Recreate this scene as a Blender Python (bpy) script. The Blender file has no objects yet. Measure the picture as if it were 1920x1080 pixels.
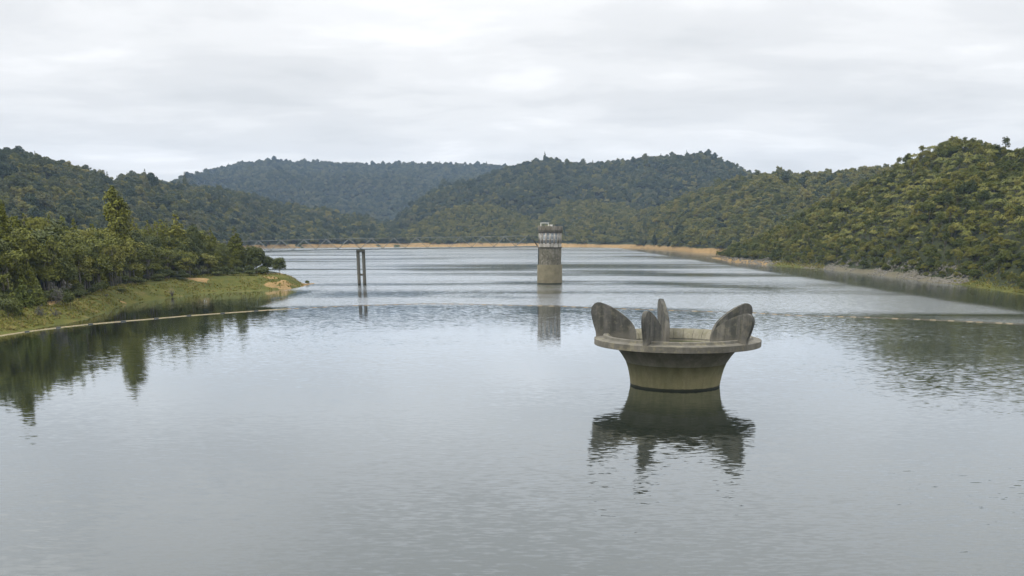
import bpy, bmesh, math, random
import numpy as np
from mathutils import Vector, Matrix

R = math.radians
sc = bpy.context.scene
COL = sc.collection
rng = np.random.default_rng(7)
random.seed(7)

# ------------------------------------------------------------------ camera
PITCH, F_PX, CAM_Z = R(17.0), 1820.0, 16.0
HOR = 440.0
CY = HOR + F_PX * math.tan(PITCH)
cam_d = bpy.data.cameras.new("camera")
cam = bpy.data.objects.new("camera", cam_d)
COL.objects.link(cam)
cam.location = (0, 0, CAM_Z)
cam.rotation_euler = (math.pi / 2 - PITCH, 0, 0)
cam_d.sensor_width = 36.0
cam_d.lens = 36.0 * F_PX / 1920.0
cam_d.shift_y = (CY - 540.0) / 1920.0
cam_d.clip_start = 0.5
cam_d.clip_end = 20000
sc.camera = cam
CP, SP = math.cos(PITCH), math.sin(PITCH)

def ray(px, py):
    x = px - 960.0
    u = CY - py
    return np.array([x, F_PX * CP + u * SP, -F_PX * SP + u * CP])

def at(px, py, z=0.0):
    d = ray(px, py)
    t = (z - CAM_Z) / d[2]
    return np.array([d[0] * t, d[1] * t, z])

def az_of(px, py):
    d = ray(px, py)
    return math.atan2(d[0], d[1])

def tan_el(px, py):
    d = ray(px, py)
    return d[2] / math.hypot(d[0], d[1])

def at_dist(px, py, D):
    """point on the view ray at horizontal distance D"""
    d = ray(px, py)
    k = D / math.hypot(d[0], d[1])
    return np.array([d[0] * k, d[1] * k, CAM_Z + d[2] * k])

def gdist(px, py, z=0.0):
    p = at(px, py, z)
    return math.hypot(p[0], p[1])

# ------------------------------------------------------------------ helpers
def tag(o, label=None, cat=None, group=None, kind=None):
    if label: o['label'] = label
    if cat: o['category'] = cat
    if group: o['group'] = group
    if kind: o['kind'] = kind
    return o

def obj(name, me, mat=None, parent=None, loc=None):
    o = bpy.data.objects.new(name, me)
    COL.objects.link(o)
    if mat is not None and me is not None and len(me.materials) == 0:
        me.materials.append(mat)
    if parent is not None: o.parent = parent
    if loc is not None: o.location = loc
    return o

def empty(name, loc=(0, 0, 0), rz=0.0):
    o = bpy.data.objects.new(name, None)
    COL.objects.link(o)
    o.location = loc
    o.rotation_euler = (0, 0, rz)
    o.empty_display_size = 0.3
    return o

def dup(root, loc, rz, scale=(1, 1, 1)):
    c = root.copy()
    COL.objects.link(c)
    c.location = loc
    c.rotation_euler = (0, 0, rz)
    c.scale = scale
    for ch in root.children:
        d = ch.copy()
        COL.objects.link(d)
        d.parent = c
        for g in ch.children:
            e = g.copy()
            COL.objects.link(e)
            e.parent = d
    return c

def np_mesh(name, verts, faces, smooth=False, mats=(), midx=None):
    """verts (n,3); faces (m,k) array of one arity, or list of arrays"""
    me = bpy.data.meshes.new(name)
    fl = faces if isinstance(faces, list) else [faces]
    fl = [np.asarray(f, dtype=np.int32) for f in fl if len(f)]
    nv = len(verts)
    loops = np.concatenate([f.ravel() for f in fl])
    totals = np.concatenate([np.full(len(f), f.shape[1], dtype=np.int32) for f in fl])
    starts = np.concatenate([[0], np.cumsum(totals)[:-1]]).astype(np.int32)
    me.vertices.add(nv)
    me.vertices.foreach_set('co', np.asarray(verts, dtype=np.float32).ravel())
    me.loops.add(len(loops))
    me.loops.foreach_set('vertex_index', loops)
    me.polygons.add(len(totals))
    me.polygons.foreach_set('loop_start', starts)
    me.polygons.foreach_set('loop_total', totals)
    if smooth:
        me.polygons.foreach_set('use_smooth', np.ones(len(totals), dtype=bool))
    for m in mats: me.materials.append(m)
    if midx is not None:
        me.polygons.foreach_set('material_index', np.asarray(midx, dtype=np.int32))
    me.update(calc_edges=True)
    me.validate()
    return me

class MB:
    """collects shapes for one mesh"""
    def __init__(self):
        self.v, self.f4, self.f3, self.n = [], [], [], 0
    def add(self, v, f4=(), f3=()):
        v = np.asarray(v, dtype=float)
        self.v.append(v)
        if len(f4): self.f4.append(np.asarray(f4) + self.n)
        if len(f3): self.f3.append(np.asarray(f3) + self.n)
        self.n += len(v)
    def box(self, c, s, rz=0.0):
        hx, hy, hz = s[0] / 2, s[1] / 2, s[2] / 2
        v = np.array([[x, y, z] for z in (-hz, hz) for y in (-hy, hy) for x in (-hx, hx)])
        ca, sa = math.cos(rz), math.sin(rz)
        v = np.stack([v[:, 0] * ca - v[:, 1] * sa + c[0], v[:, 0] * sa + v[:, 1] * ca + c[1], v[:, 2] + c[2]], 1)
        self.add(v, [[0, 2, 3, 1], [4, 5, 7, 6], [0, 1, 5, 4], [2, 6, 7, 3], [0, 4, 6, 2], [1, 3, 7, 5]])
    def tube(self, pts, rad, n=8, cap=True):
        pts = [np.asarray(p, float) for p in pts]
        rads = rad if hasattr(rad, '__len__') else [rad] * len(pts)
        vs = []
        for i, p in enumerate(pts):
            a = pts[max(i - 1, 0)]; b = pts[min(i + 1, len(pts) - 1)]
            t = (b - a) / (np.linalg.norm(b - a) + 1e-9)
            ref = np.array([0, 0, 1.0]) if abs(t[2]) < 0.9 else np.array([1.0, 0, 0])
            e1 = np.cross(t, ref); e1 /= np.linalg.norm(e1)
            e2 = np.cross(t, e1)
            for k in range(n):
                an = 2 * math.pi * k / n
                vs.append(p + rads[i] * (math.cos(an) * e1 + math.sin(an) * e2))
        f = []
        for i in range(len(pts) - 1):
            for k in range(n):
                k2 = (k + 1) % n
                f.append([i * n + k, i * n + k2, (i + 1) * n + k2, (i + 1) * n + k])
        f3 = []
        if cap:
            vs.append(pts[0]); vs.append(pts[-1])
            c0, c1 = len(pts) * n, len(pts) * n + 1
            L = (len(pts) - 1) * n
            for k in range(n):
                k2 = (k + 1) % n
                f3.append([c0, k2, k]); f3.append([c1, L + k, L + k2])
        self.add(vs, f, f3)
    def lathe(self, prof, n=64, a0=0.0, a1=2 * math.pi, c=(0, 0)):
        full = abs(a1 - a0 - 2 * math.pi) < 1e-6
        m = n if full else n + 1
        vs = []
        for (r, z) in prof:
            for k in range(m):
                a = a0 + (a1 - a0) * k / n
                vs.append([c[0] + r * math.cos(a), c[1] + r * math.sin(a), z])
        f = []
        for i in range(len(prof) - 1):
            for k in range(n):
                k2 = (k + 1) % m
                f.append([i * m + k, i * m + k2, (i + 1) * m + k2, (i + 1) * m + k])
        self.add(vs, f)
    def mesh(self, name, mat=None, smooth=False, sharp=None):
        fl = []
        if self.f4: fl.append(np.concatenate(self.f4))
        if self.f3: fl.append(np.concatenate(self.f3))
        me = np_mesh(name, np.concatenate(self.v), fl, smooth, [mat] if mat else [])
        if sharp is not None:
            me.set_sharp_from_angle(angle=R(sharp))
        return me
    def build(self, name, mat, parent=None, smooth=False, loc=None, sharp=None):
        return obj(name, self.mesh(name, mat, smooth, sharp), None, parent, loc)

# value noise
def _hash(ix, iy, seed):
    h = (ix.astype(np.int64) * 374761393 + iy.astype(np.int64) * 668265263 + seed * 974634821) & 0xffffffff
    h = ((h ^ (h >> 13)) * 1274126177) & 0xffffffff
    h = h ^ (h >> 16)
    return (h & 0xffff) / 65535.0
def vnoise(x, y, seed=0):
    x = np.asarray(x, float); y = np.asarray(y, float)
    ix, iy = np.floor(x), np.floor(y)
    fx, fy = x - ix, y - iy
    fx = fx * fx * (3 - 2 * fx); fy = fy * fy * (3 - 2 * fy)
    a = _hash(ix, iy, seed); b = _hash(ix + 1, iy, seed)
    c = _hash(ix, iy + 1, seed); d = _hash(ix + 1, iy + 1, seed)
    return (a * (1 - fx) + b * fx) * (1 - fy) + (c * (1 - fx) + d * fx) * fy
def fbm(x, y, seed=0, oct=4):
    s, a, t = 0, 1.0, 0
    for o in range(oct):
        s = s + a * vnoise(np.asarray(x) * 2 ** o, np.asarray(y) * 2 ** o, seed + o)
        t += a; a *= 0.5
    return s / t
def sstep(a, b, x):
    t = np.clip((x - a) / (b - a), 0, 1)
    return t * t * (3 - 2 * t)

# ------------------------------------------------------------------ materials
def new_mat(name):
    m = bpy.data.materials.new(name)
    m.use_nodes = True
    nt = m.node_tree
    b = nt.nodes['Principled BSDF']
    return m, nt, b

def N(nt, typ, **kw):
    n = nt.nodes.new(typ)
    for k, v in kw.items():
        if k == 'inp':
            for kk, vv in v.items(): n.inputs[kk].default_value = vv
        else:
            setattr(n, k, v)
    return n

def ramp(nt, fac, stops, interp='LINEAR'):
    r = nt.nodes.new('ShaderNodeValToRGB')
    r.color_ramp.interpolation = interp
    e = r.color_ramp.elements
    while len(e) < len(stops): e.new(0.5)
    for i, (p, c) in enumerate(stops):
        e[i].position = p
        e[i].color = (*c, 1) if len(c) == 3 else c
    nt.links.new(fac, r.inputs[0])
    return r.outputs[0]

def noise_node(nt, vec, scale, detail=4, rough=0.55, mapscale=None, loc=None):
    if mapscale is not None or loc is not None:
        mp = N(nt, 'ShaderNodeMapping')
        if mapscale is not None: mp.inputs['Scale'].default_value = mapscale
        if loc is not None: mp.inputs['Location'].default_value = loc
        nt.links.new(vec, mp.inputs[0]); vec = mp.outputs[0]
    n = N(nt, 'ShaderNodeTexNoise', inp={'Scale': scale, 'Detail': detail, 'Roughness': rough})
    nt.links.new(vec, n.inputs['Vector'])
    return n

def mixc(nt, fac, a, b, blend='MIX'):
    m = N(nt, 'ShaderNodeMix', data_type='RGBA', blend_type=blend)
    for s, v in ((0, fac), (6, a), (7, b)):
        if isinstance(v, (int, float)): m.inputs[s].default_value = v
        elif isinstance(v, tuple): m.inputs[s].default_value = (*v, 1) if len(v) == 3 else v
        else: nt.links.new(v, m.inputs[s])
    return m.outputs[2]

def math_n(nt, op, a, b=None, clamp=False):
    m = N(nt, 'ShaderNodeMath', operation=op, use_clamp=clamp)
    for i, v in enumerate((a, b)):
        if v is None: continue
        if isinstance(v, (int, float)): m.inputs[i].default_value = v
        else: nt.links.new(v, m.inputs[i])
    return m.outputs[0]

def smooth_n(nt, v, a, b):
    m = N(nt, 'ShaderNodeMapRange', interpolation_type='SMOOTHSTEP')
    m.inputs['From Min'].default_value = a
    m.inputs['From Max'].default_value = b
    nt.links.new(v, m.inputs['Value'])
    return m.outputs[0]

def leaf_mat(name, cols, spread=0.5):
    """foliage: hue varies from plant to plant and from leaf clump to leaf clump"""
    m, nt, b = new_mat(name)
    oi = N(nt, 'ShaderNodeObjectInfo')
    tc = N(nt, 'ShaderNodeTexCoord')
    n = noise_node(nt, tc.outputs['Object'], 0.55, 3)
    ge = N(nt, 'ShaderNodeNewGeometry')
    wn = noise_node(nt, ge.outputs['Position'], 0.03, 3, 0.6)      # stands of one kind
    v = math_n(nt, 'ADD', math_n(nt, 'MULTIPLY', oi.outputs['Random'], spread * 0.7),
               math_n(nt, 'MULTIPLY', n.outputs['Fac'], 1.0 - spread))
    v = math_n(nt, 'ADD', v, math_n(nt, 'MULTIPLY', smooth_n(nt, wn.outputs['Fac'], 0.3, 0.7), spread * 0.3))
    k = len(cols)
    c = ramp(nt, v, [(0.15 + 0.7 * i / (k - 1), cols[i]) for i in range(k)])
    nt.links.new(c, b.inputs['Base Color'])
    b.inputs['Roughness'].default_value = 0.55
    b.inputs['Specular IOR Level'].default_value = 0.12
    return m

def bark_mat(name, c1, c2):
    m, nt, b = new_mat(name)
    tc = N(nt, 'ShaderNodeTexCoord')
    n = noise_node(nt, tc.outputs['Object'], 3.0, 4, mapscale=(1, 1, 0.25))
    nt.links.new(ramp(nt, n.outputs['Fac'], [(0.3, c1), (0.7, c2)]), b.inputs['Base Color'])
    b.inputs['Roughness'].default_value = 0.9
    return m

def concrete_mat(name, cols, streak=0.6, streak_col=(0.035, 0.034, 0.028), grain=6.0, lichen=None, zstain_shade=None,
                 streak_lo=0.42, streak_hi=0.66, wet=None, scale=1.0):
    m, nt, b = new_mat(name)
    tc = N(nt, 'ShaderNodeTexCoord')
    P = tc.outputs['Object']
    big = noise_node(nt, P, 0.45 * scale, 5, 0.6)
    c = ramp(nt, big.outputs['Fac'], [(0.3, cols[0]), (0.5, cols[1]), (0.7, cols[2])])
    fine = noise_node(nt, P, grain, 6, 0.75)
    c = mixc(nt, 0.35, c, ramp(nt, fine.outputs['Fac'], [(0.35, (0.35, 0.35, 0.35)), (0.65, (1, 1, 1))]), 'MULTIPLY')
    st = noise_node(nt, P, 1.0 * scale, 5, 0.65, mapscale=(1.6, 1.6, 0.13))
    sf = math_n(nt, 'MULTIPLY', smooth_n(nt, st.outputs['Fac'], streak_lo, streak_hi), streak)
    c = mixc(nt, sf, c, streak_col)
    if lichen:
        ln = noise_node(nt, P, 1.3, 6, 0.7, loc=(4, 2, 9))
        c = mixc(nt, math_n(nt, 'MULTIPLY', smooth_n(nt, ln.outputs['Fac'], 0.5, 0.64), lichen[1]), c, lichen[0])
    sep = N(nt, 'ShaderNodeSeparateXYZ')
    nt.links.new(P, sep.inputs[0])
    if zstain_shade:
        for (z0, z1, col, amt) in zstain_shade:
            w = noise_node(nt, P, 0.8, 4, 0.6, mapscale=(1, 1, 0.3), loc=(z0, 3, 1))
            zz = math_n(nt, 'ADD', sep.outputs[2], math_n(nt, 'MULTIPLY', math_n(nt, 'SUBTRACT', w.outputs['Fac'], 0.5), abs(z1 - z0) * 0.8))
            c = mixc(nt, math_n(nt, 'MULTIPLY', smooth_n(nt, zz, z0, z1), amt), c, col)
    if wet:
        w = noise_node(nt, P, 2.0, 3)
        zz = math_n(nt, 'ADD', sep.outputs[2], math_n(nt, 'MULTIPLY', math_n(nt, 'SUBTRACT', w.outputs['Fac'], 0.5), 0.12))
        c = mixc(nt, math_n(nt, 'SUBTRACT', 1.0, smooth_n(nt, zz, wet - 0.04, wet + 0.04)), c, (0.022, 0.025, 0.016))
    nt.links.new(c, b.inputs['Base Color'])
    b.inputs['Roughness'].default_value = 0.85
    b.inputs['Specular IOR Level'].default_value = 0.3
    bp = N(nt, 'ShaderNodeBump', inp={'Strength': 0.35, 'Distance': 0.04})
    nt.links.new(fine.outputs['Fac'], bp.inputs['Height'])
    nt.links.new(bp.outputs[0], b.inputs['Normal'])
    return m

def flat_mat(name, col, rough=0.5, metal=0.0, var=0.25, scale=3.0):
    m, nt, b = new_mat(name)
    tc = N(nt, 'ShaderNodeTexCoord')
    n = noise_node(nt, tc.outputs['Object'], scale, 5, 0.65)
    d = tuple(x * (1 - var) for x in col); u = tuple(min(1, x * (1 + var)) for x in col)
    nt.links.new(ramp(nt, n.outputs['Fac'], [(0.3, d), (0.7, u)]), b.inputs['Base Color'])
    b.inputs['Roughness'].default_value = rough
    b.inputs['Metallic'].default_value = metal
    return m

M = {}
M['bush'] = leaf_mat('bush_leaves', [(0.028, 0.040, 0.010), (0.064, 0.078, 0.014), (0.116, 0.120, 0.021), (0.190, 0.172, 0.035)], 0.72)
M['far'] = leaf_mat('far_leaves', [(0.022, 0.036, 0.020), (0.045, 0.062, 0.028), (0.080, 0.092, 0.040), (0.140, 0.135, 0.060)], 0.72)
M['fern'] = leaf_mat('fern_fronds', [(0.080, 0.096, 0.020), (0.140, 0.146, 0.030), (0.205, 0.188, 0.045)], 0.7)
M['conifer'] = leaf_mat('conifer_leaves', [(0.064, 0.076, 0.011), (0.116, 0.124, 0.016), (0.172, 0.166, 0.025)], 0.45)
M['broad'] = leaf_mat('bank_leaves', [(0.072, 0.084, 0.018), (0.130, 0.140, 0.027), (0.205, 0.196, 0.044)], 0.6)
M['darkleaf'] = leaf_mat('dark_leaves', [(0.038, 0.050, 0.016), (0.072, 0.086, 0.025), (0.115, 0.124, 0.037)], 0.5)
M['lime'] = leaf_mat('lime_leaves', [(0.060, 0.080, 0.014), (0.095, 0.115, 0.022), (0.130, 0.140, 0.030)], 0.5)
M['greyleaf'] = leaf_mat('grey_leaves', [(0.055, 0.060, 0.050), (0.095, 0.098, 0.085), (0.15, 0.145, 0.125)], 0.4)
M['grassb'] = leaf_mat('grass_blades', [(0.15, 0.165, 0.030), (0.20, 0.195, 0.042), (0.28, 0.225, 0.085)], 0.8)
M['bark'] = bark_mat('bark', (0.05, 0.042, 0.032), (0.13, 0.115, 0.09))
M['palebark'] = bark_mat('pale_bark', (0.10, 0.09, 0.07), (0.24, 0.22, 0.18))
M['rock'] = flat_mat('rock', (0.12, 0.112, 0.092), 0.9, var=0.4, scale=1.2)

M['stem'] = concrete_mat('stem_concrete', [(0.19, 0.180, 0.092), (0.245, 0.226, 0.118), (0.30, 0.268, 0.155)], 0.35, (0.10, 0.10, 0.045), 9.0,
                         zstain_shade=[(0.9, 3.4, (0.065, 0.07, 0.033), 0.92)], wet=0.20)  # algae stain plus painted-in shade of the rim overhang, darkening toward the top
M['rim'] = concrete_mat('rim_concrete', [(0.105, 0.100, 0.082), (0.132, 0.125, 0.104), (0.175, 0.165, 0.14)], 0.5, (0.06, 0.056, 0.042), 6.0,
                        lichen=((0.34, 0.30, 0.17), 0.25))
M['bowl'] = concrete_mat('bowl_concrete', [(0.15, 0.142, 0.098), (0.22, 0.206, 0.155), (0.29, 0.27, 0.21)], 0.4, (0.10, 0.10, 0.05), 5.0)
M['fin'] = concrete_mat('fin_concrete', [(0.048, 0.049, 0.044), (0.074, 0.073, 0.066), (0.135, 0.130, 0.114)], 0.75, (0.030, 0.032, 0.026), 6.0, zstain_shade=[(6.1, 5.0, (0.17, 0.158, 0.13), 0.55)],
                        lichen=((0.26, 0.235, 0.16), 0.18), streak_lo=0.38, streak_hi=0.6)
M['tower_low'] = concrete_mat('tower_base_concrete', [(0.120, 0.106, 0.066), (0.150, 0.133, 0.085), (0.185, 0.165, 0.11)], 0.12, (0.10, 0.09, 0.05), 3.0, wet=0.35)
M['tower_mid'] = concrete_mat('tower_shaft_concrete', [(0.09, 0.085, 0.06), (0.135, 0.126, 0.092), (0.21, 0.195, 0.155)], 0.75, (0.065, 0.062, 0.045), 2.5,
                              lichen=((0.36, 0.34, 0.30), 0.35), scale=0.7)
M['tower_top'] = concrete_mat('tower_gallery_concrete', [(0.26, 0.245, 0.21), (0.40, 0.38, 0.34), (0.56, 0.54, 0.50)], 0.6, (0.12, 0.112, 0.09), 2.5,
                              streak_lo=0.45, streak_hi=0.6)
M['cornice'] = concrete_mat('cornice_concrete', [(0.06, 0.06, 0.045), (0.10, 0.095, 0.075), (0.2, 0.19, 0.16)], 0.5, (0.03, 0.03, 0.025), 2.5)
M['pier'] = concrete_mat('pier_concrete', [(0.10, 0.095, 0.075), (0.145, 0.135, 0.105), (0.20, 0.185, 0.145)], 0.4, (0.05, 0.05, 0.04), 3.0,
                         zstain_shade=[(3.0, 5.0, (0.10, 0.10, 0.085), 0.8)], wet=0.3)
M['parapet'] = concrete_mat('parapet_concrete', [(0.13, 0.12, 0.09), (0.20, 0.185, 0.15), (0.36, 0.335, 0.29)], 0.6, (0.06, 0.056, 0.042), 2.5)
M['white'] = flat_mat('white_paint', (0.66, 0.65, 0.62), 0.6, var=0.18)
M['steel'] = flat_mat('grey_green_steel', (0.17, 0.185, 0.18), 0.5, 0.3, var=0.3)
M['deckpaint'] = flat_mat('grey_deck', (0.12, 0.155, 0.165), 0.5, 0.1, var=0.3)
M['darksteel'] = flat_mat('dark_steel', (0.05, 0.055, 0.05), 0.5, 0.3)
M['glass'] = flat_mat('window_glass', (0.30, 0.34, 0.37), 0.12, 0.0, var=0.35, scale=0.6)
M['boom'] = flat_mat('boom_pipe', (0.36, 0.29, 0.16), 0.55, var=0.35, scale=0.8)
M['float'] = flat_mat('float_plastic', (0.30, 0.235, 0.14), 0.5, var=0.3)
M['rope'] = flat_mat('rope', (0.14, 0.12, 0.09), 0.9)
M['deadwood'] = flat_mat('dead_wood', (0.11, 0.10, 0.085), 0.95, var=0.4)

# ------------------------------------------------------------------ terrain
def prof(rows):
    """rows of (px, py, ...extra) -> azimuth array + rows"""
    a = np.array([az_of(r[0], r[1]) for r in rows])
    return a, rows

def shore(rows):
    a = np.array([az_of(*r) for r in rows]); d = np.array([gdist(*r) for r in rows])
    return lambda az: np.interp(az, a, d)

def ridge(rows, tree=5.0):
    a = np.array([az_of(r[0], r[1]) for r in rows])
    D = np.array([r[2] for r in rows], float)
    z = np.array([CAM_Z + r[2] * tan_el(r[0], r[1]) - tree for r in rows])
    return (lambda az: np.interp(az, a, D)), (lambda az: np.interp(az, a, z))

def lin(rows):   # (px, value) at the horizon line
    a = np.array([az_of(r[0], 480) for r in rows]); v = np.array([r[1] for r in rows], float)
    return lambda az: np.interp(az, a, v)

# right hill
E_shore = shore([(1330, 483.5), (1345, 486), (1377, 492), (1439, 497), (1539, 505), (1623, 514), (1752, 531), (1800, 534), (1881, 547), (1920, 553), (2050, 600), (2250, 700)])
E_rd, E_rz = ridge([(1352, 472, 720), (1400, 452, 705), (1450, 428, 690), (1500, 399, 680), (1550, 373, 670), (1600, 348, 660), (1660, 318, 640),
                    (1690, 300, 620), (1720, 285, 600), (1740, 269, 590), (1770, 257, 580), (1800, 255, 570), (1850, 263, 560), (1880, 273, 550), (1920, 274, 540), (2250, 250, 420)], 5.0)
E_strip = lin([(1322, -4), (1338, 0.6), (1361, 2.0), (1540, 1.6), (1650, 1.9), (1800, 1.3), (1920, 0.9), (2200, 2)])
# mid right hill
D_shore = shore([(1100, 463.2), (1200, 466), (1300, 473.5), (1360, 477), (1500, 480), (2200, 490)])
D_rd, D_rz = ridge([(1080, 462, 1480), (1120, 447, 1500), (1160, 430, 1490), (1200, 398, 1450), (1250, 378, 1400), (1300, 360, 1350), (1350, 344, 1300), (1400, 328, 1260), (1450, 323, 1220),
                    (1500, 325, 1200), (1580, 320, 1180), (1660, 312, 1150), (1750, 300, 1120), (1920, 285, 1050), (2250, 280, 900)], 5.5)
# central spurs
B_shore = shore([(600, 463), (780, 461.5), (1060, 462.5), (1200, 465), (1300, 470)])
B_rd, B_rz = ridge([(700, 462, 1500), (740, 442, 1560), (790, 412, 1640), (840, 390, 1690), (880, 381, 1700), (930, 383, 1700), (975, 400, 1680), (1005, 411, 1660), (1030, 392, 1680),
                    (1060, 375, 1700), (1110, 373, 1700), (1170, 381, 1700), (1200, 397, 1680), (1240, 422, 1640), (1300, 450, 1560)], 6)
# left hill
C_shore = lin([(-400, 600), (0, 640), (200, 720), (300, 850), (400, 1050), (500, 1270), (620, 1370), (780, 1480), (900, 1500)])
C_rd, C_rz = ridge([(-400, 250, 950), (0, 281, 1080), (60, 292, 1110), (110, 309, 1150), (150, 322, 1190), (200, 340, 1250), (212, 345, 1270), (240, 332, 1300), (290, 337, 1360), (320, 345, 1400),
                    (380, 352, 1480), (440, 358, 1560), (500, 374, 1620), (560, 387, 1660), (620, 397, 1700), (690, 410, 1720), (740, 438, 1680), (780, 462, 1560)], 6)
# far ridges
A_rd, A_rz = ridge([(-400, 330, 3150), (0, 330, 3250), (200, 345, 3350), (320, 345, 2550), (345, 332, 2560), (400, 320, 3450), (440, 309, 3450), (500, 302, 3450), (560, 305, 3450),
                    (640, 306, 3450), (700, 310, 3450), (760, 308, 3450), (830, 308, 3450), (900, 309, 3450), (960, 314, 3450), (1000, 325, 3450), (1200, 330, 3450), (1450, 335, 3350), (2250, 330, 3150)], 6)
G_rd, G_rz = ridge([(740, 420, 1900), (790, 372, 1980), (840, 345, 2050), (900, 333, 2100), (950, 314, 2120), (1000, 303, 2130), (1042, 296, 2130), (1065, 306, 2130), (1120, 307, 2130), (1180, 301, 2130), (1210, 294, 2120),
                    (1250, 294, 2100), (1312, 288, 2080), (1350, 301, 2050), (1400, 322, 2000), (1450, 340, 1950), (1600, 360, 1900), (2250, 380, 1700)], 6)
# left bank
F_shore = shore([(-300, 740), (-100, 655), (0, 629), (60, 619), (100, 611), (130, 606), (161, 599), (200, 586), (224, 574), (258, 567), (290, 562), (340, 556), (392, 550), (440, 548), (464, 546.5), (487, 545.5), (540, 543), (565, 538), (589, 532)])
F_h = lin([(-300, 3), (0, 2.6), (200, 3.0), (300, 3.5), (460, 3.7), (530, 3.7), (548, 3.2), (570, 1.5), (585, 0.5), (590, 0.1), (596, -4)])
F_back = lin([(-300, 900), (200, 640), (300, 300), (400, 150), (480, 85), (520, 52), (545, 34), (575, 12), (590, 5)])

def terrain(x, y):
    """-> z, layer id, t (0..1 up the slope), d (metres inland)"""
    x = np.asarray(x, float); y = np.asarray(y, float)
    az = np.arctan2(x, y); r = np.hypot(x, y)
    z = np.full(x.shape, -4.0); lay = np.zeros(x.shape, int)
    tt = np.zeros(x.shape); dd = np.full(x.shape, -1.0)
    gul = 0.5 * (fbm(x / 95.0, y / 95.0, 11, 4) - 0.5) + 0.8 * (fbm(x / 210.0, y / 210.0, 15, 2) - 0.5)
    wob = (fbm(x / 14.0, y / 14.0, 5, 3) - 0.5)
    wobf = (fbm(x / 70.0, y / 70.0, 6, 2) - 0.5)
    def hill(idn, sh, rd, rz, strip, w, amp, gully=None):
        nonlocal z, lay, tt, dd
        s = sh(az) + (wob * 3.5 if idn == 1 else wobf * 12.0); D = rd(az); zr = rz(az)
        D = np.maximum(D, s + 30)
        d = r - s
        t = (d - w) / np.maximum(D - s - w, 5)
        tc = np.clip(t, 0, 1)
        g = tc * (1.15 - 0.15 * tc)
        st = strip(az) if callable(strip) else strip
        zz = st * sstep(0, w, d) + np.maximum(zr - st, -8) * g
        zz = zz + gul * amp * np.clip(zr, 0, 80) / 60.0 * np.sin(np.pi * tc) ** 1.0
        zz = np.where(t > 1, zr - (t - 1) * np.maximum(D - s - w, 5) * 0.28, zz)
        zz = np.where(d < 0, np.maximum(-4, d * 0.25), zz)
        zz = np.maximum(zz, -4)
        m = zz > z
        z = np.where(m, zz, z); lay = np.where(m & (zz > -0.5), idn, lay)
        tt = np.where(m, t, tt); dd = np.where(m, d, dd)
    far_sh = lambda a: np.full(np.shape(a), 1560.0)
    hill(6, lambda a: np.full(np.shape(a), 2250.0), A_rd, A_rz, 1.0, 20, 60)
    hill(5, far_sh, G_rd, G_rz, 1.0, 20, 52)
    hill(4, B_shore, B_rd, B_rz, 3.8, 14, 20)
    hill(3, C_shore, C_rd, C_rz, 3.8, 14, 34)
    hill(2, D_shore, D_rd, D_rz, 3.2, 12, 22)
    hill(1, E_shore, E_rd, E_rz, E_strip, 16, 14)
    # left bank
    s = F_shore(az) + wob * 2.5; d = r - s; b = F_back(az); h = F_h(az)
    up = sstep(0, 26, d) ** 0.8
    zz = h * up * sstep(0, 14, b - d) + np.clip(d - 26, 0, 400) * 0.02 * sstep(0, 30, b - d)
    zz = zz + (fbm(x / 9.0, y / 9.0, 31, 3) - 0.5) * 0.7 * sstep(3, 14, d) * sstep(0, 10, b - d)
    zz = np.where(d < 0, np.maximum(-4, d * 0.25), zz)
    zz = np.where((d > b) | (h < 0), -4, zz)
    m = zz > z
    z = np.where(m, zz, z); lay = np.where(m & (zz > -0.5), 7, lay)
    tt = np.where(m, 0, tt); dd = np.where(m, d, dd)
    return z, lay, tt, dd

azs = np.linspace(R(-40), R(40), 700)
rs = [60.0]
while rs[-1] < 4100: rs.append(rs[-1] + (0.9 + 0.004 * rs[-1] if rs[-1] < 900 else (3.5 if rs[-1] < 1560 else 14)))
rs = np.array(rs)
AZ, RR = np.meshgrid(azs, rs)
X, Y = RR * np.sin(AZ), RR * np.cos(AZ)
Z, LAY, TT, DD = terrain(X, Y)
na, nr = len(azs), len(rs)
ii = np.arange(nr - 1)[:, None] * na + np.arange(na - 1)[None, :]
quads = np.stack([ii, ii + 1, ii + na + 1, ii + na], -1).reshape(-1, 4)
keep = (Z.ravel()[quads].max(1) > -3.99)
me = np_mesh('hills', np.stack([X, Y, Z], -1).reshape(-1, 3), quads[keep], True)
sand = np.zeros(Z.shape); grass = np.zeros(Z.shape); scree = np.zeros(Z.shape)
PXa = lambda px: az_of(px, 490)
nz1 = fbm(X / 12, Y / 12, 77, 4); nz2 = fbm(X / 30, Y / 30, 91, 3)
farl = (LAY >= 2) & (LAY <= 6)
sand = np.where(farl, 1 - sstep(3.6, 5.4, Z + (nz1 - 0.5) * 4), sand)
sand = np.where(farl, sand * (1 - sstep(13, 22, DD)), sand)
sand = np.where(farl & (AZ < PXa(760)), sand * sstep(0.38, 0.55, nz1 + 0.12), sand)
e = LAY == 1
strip = 1 - sstep(10, 18, DD + (nz1 - 0.5) * 16)
jit = (nz2 - 0.5) * 0.05 + (nz1 - 0.5) * 0.03
g_e = sstep(PXa(1445), PXa(1462), AZ + jit) * (1 - sstep(PXa(1525), PXa(1545), AZ + jit)) + sstep(PXa(1785), PXa(1805), AZ + jit)
s_e = (1 - sstep(PXa(1425), PXa(1440), AZ + jit)) * (1 - sstep(11, 18, DD))
grass = np.where(e, strip * np.clip(g_e, 0, 1), grass)
sand = np.where(e, strip * np.clip(s_e, 0, 1), sand)
scree = np.where(e, strip * np.clip(1 - g_e - s_e, 0, 1), scree)
f = LAY == 7
grass = np.where(f, 1 - sstep(30, 42, DD + (nz1 - 0.5) * 10), grass)
tip = sstep(az_of(400, 530), az_of(540, 530), AZ)
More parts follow.
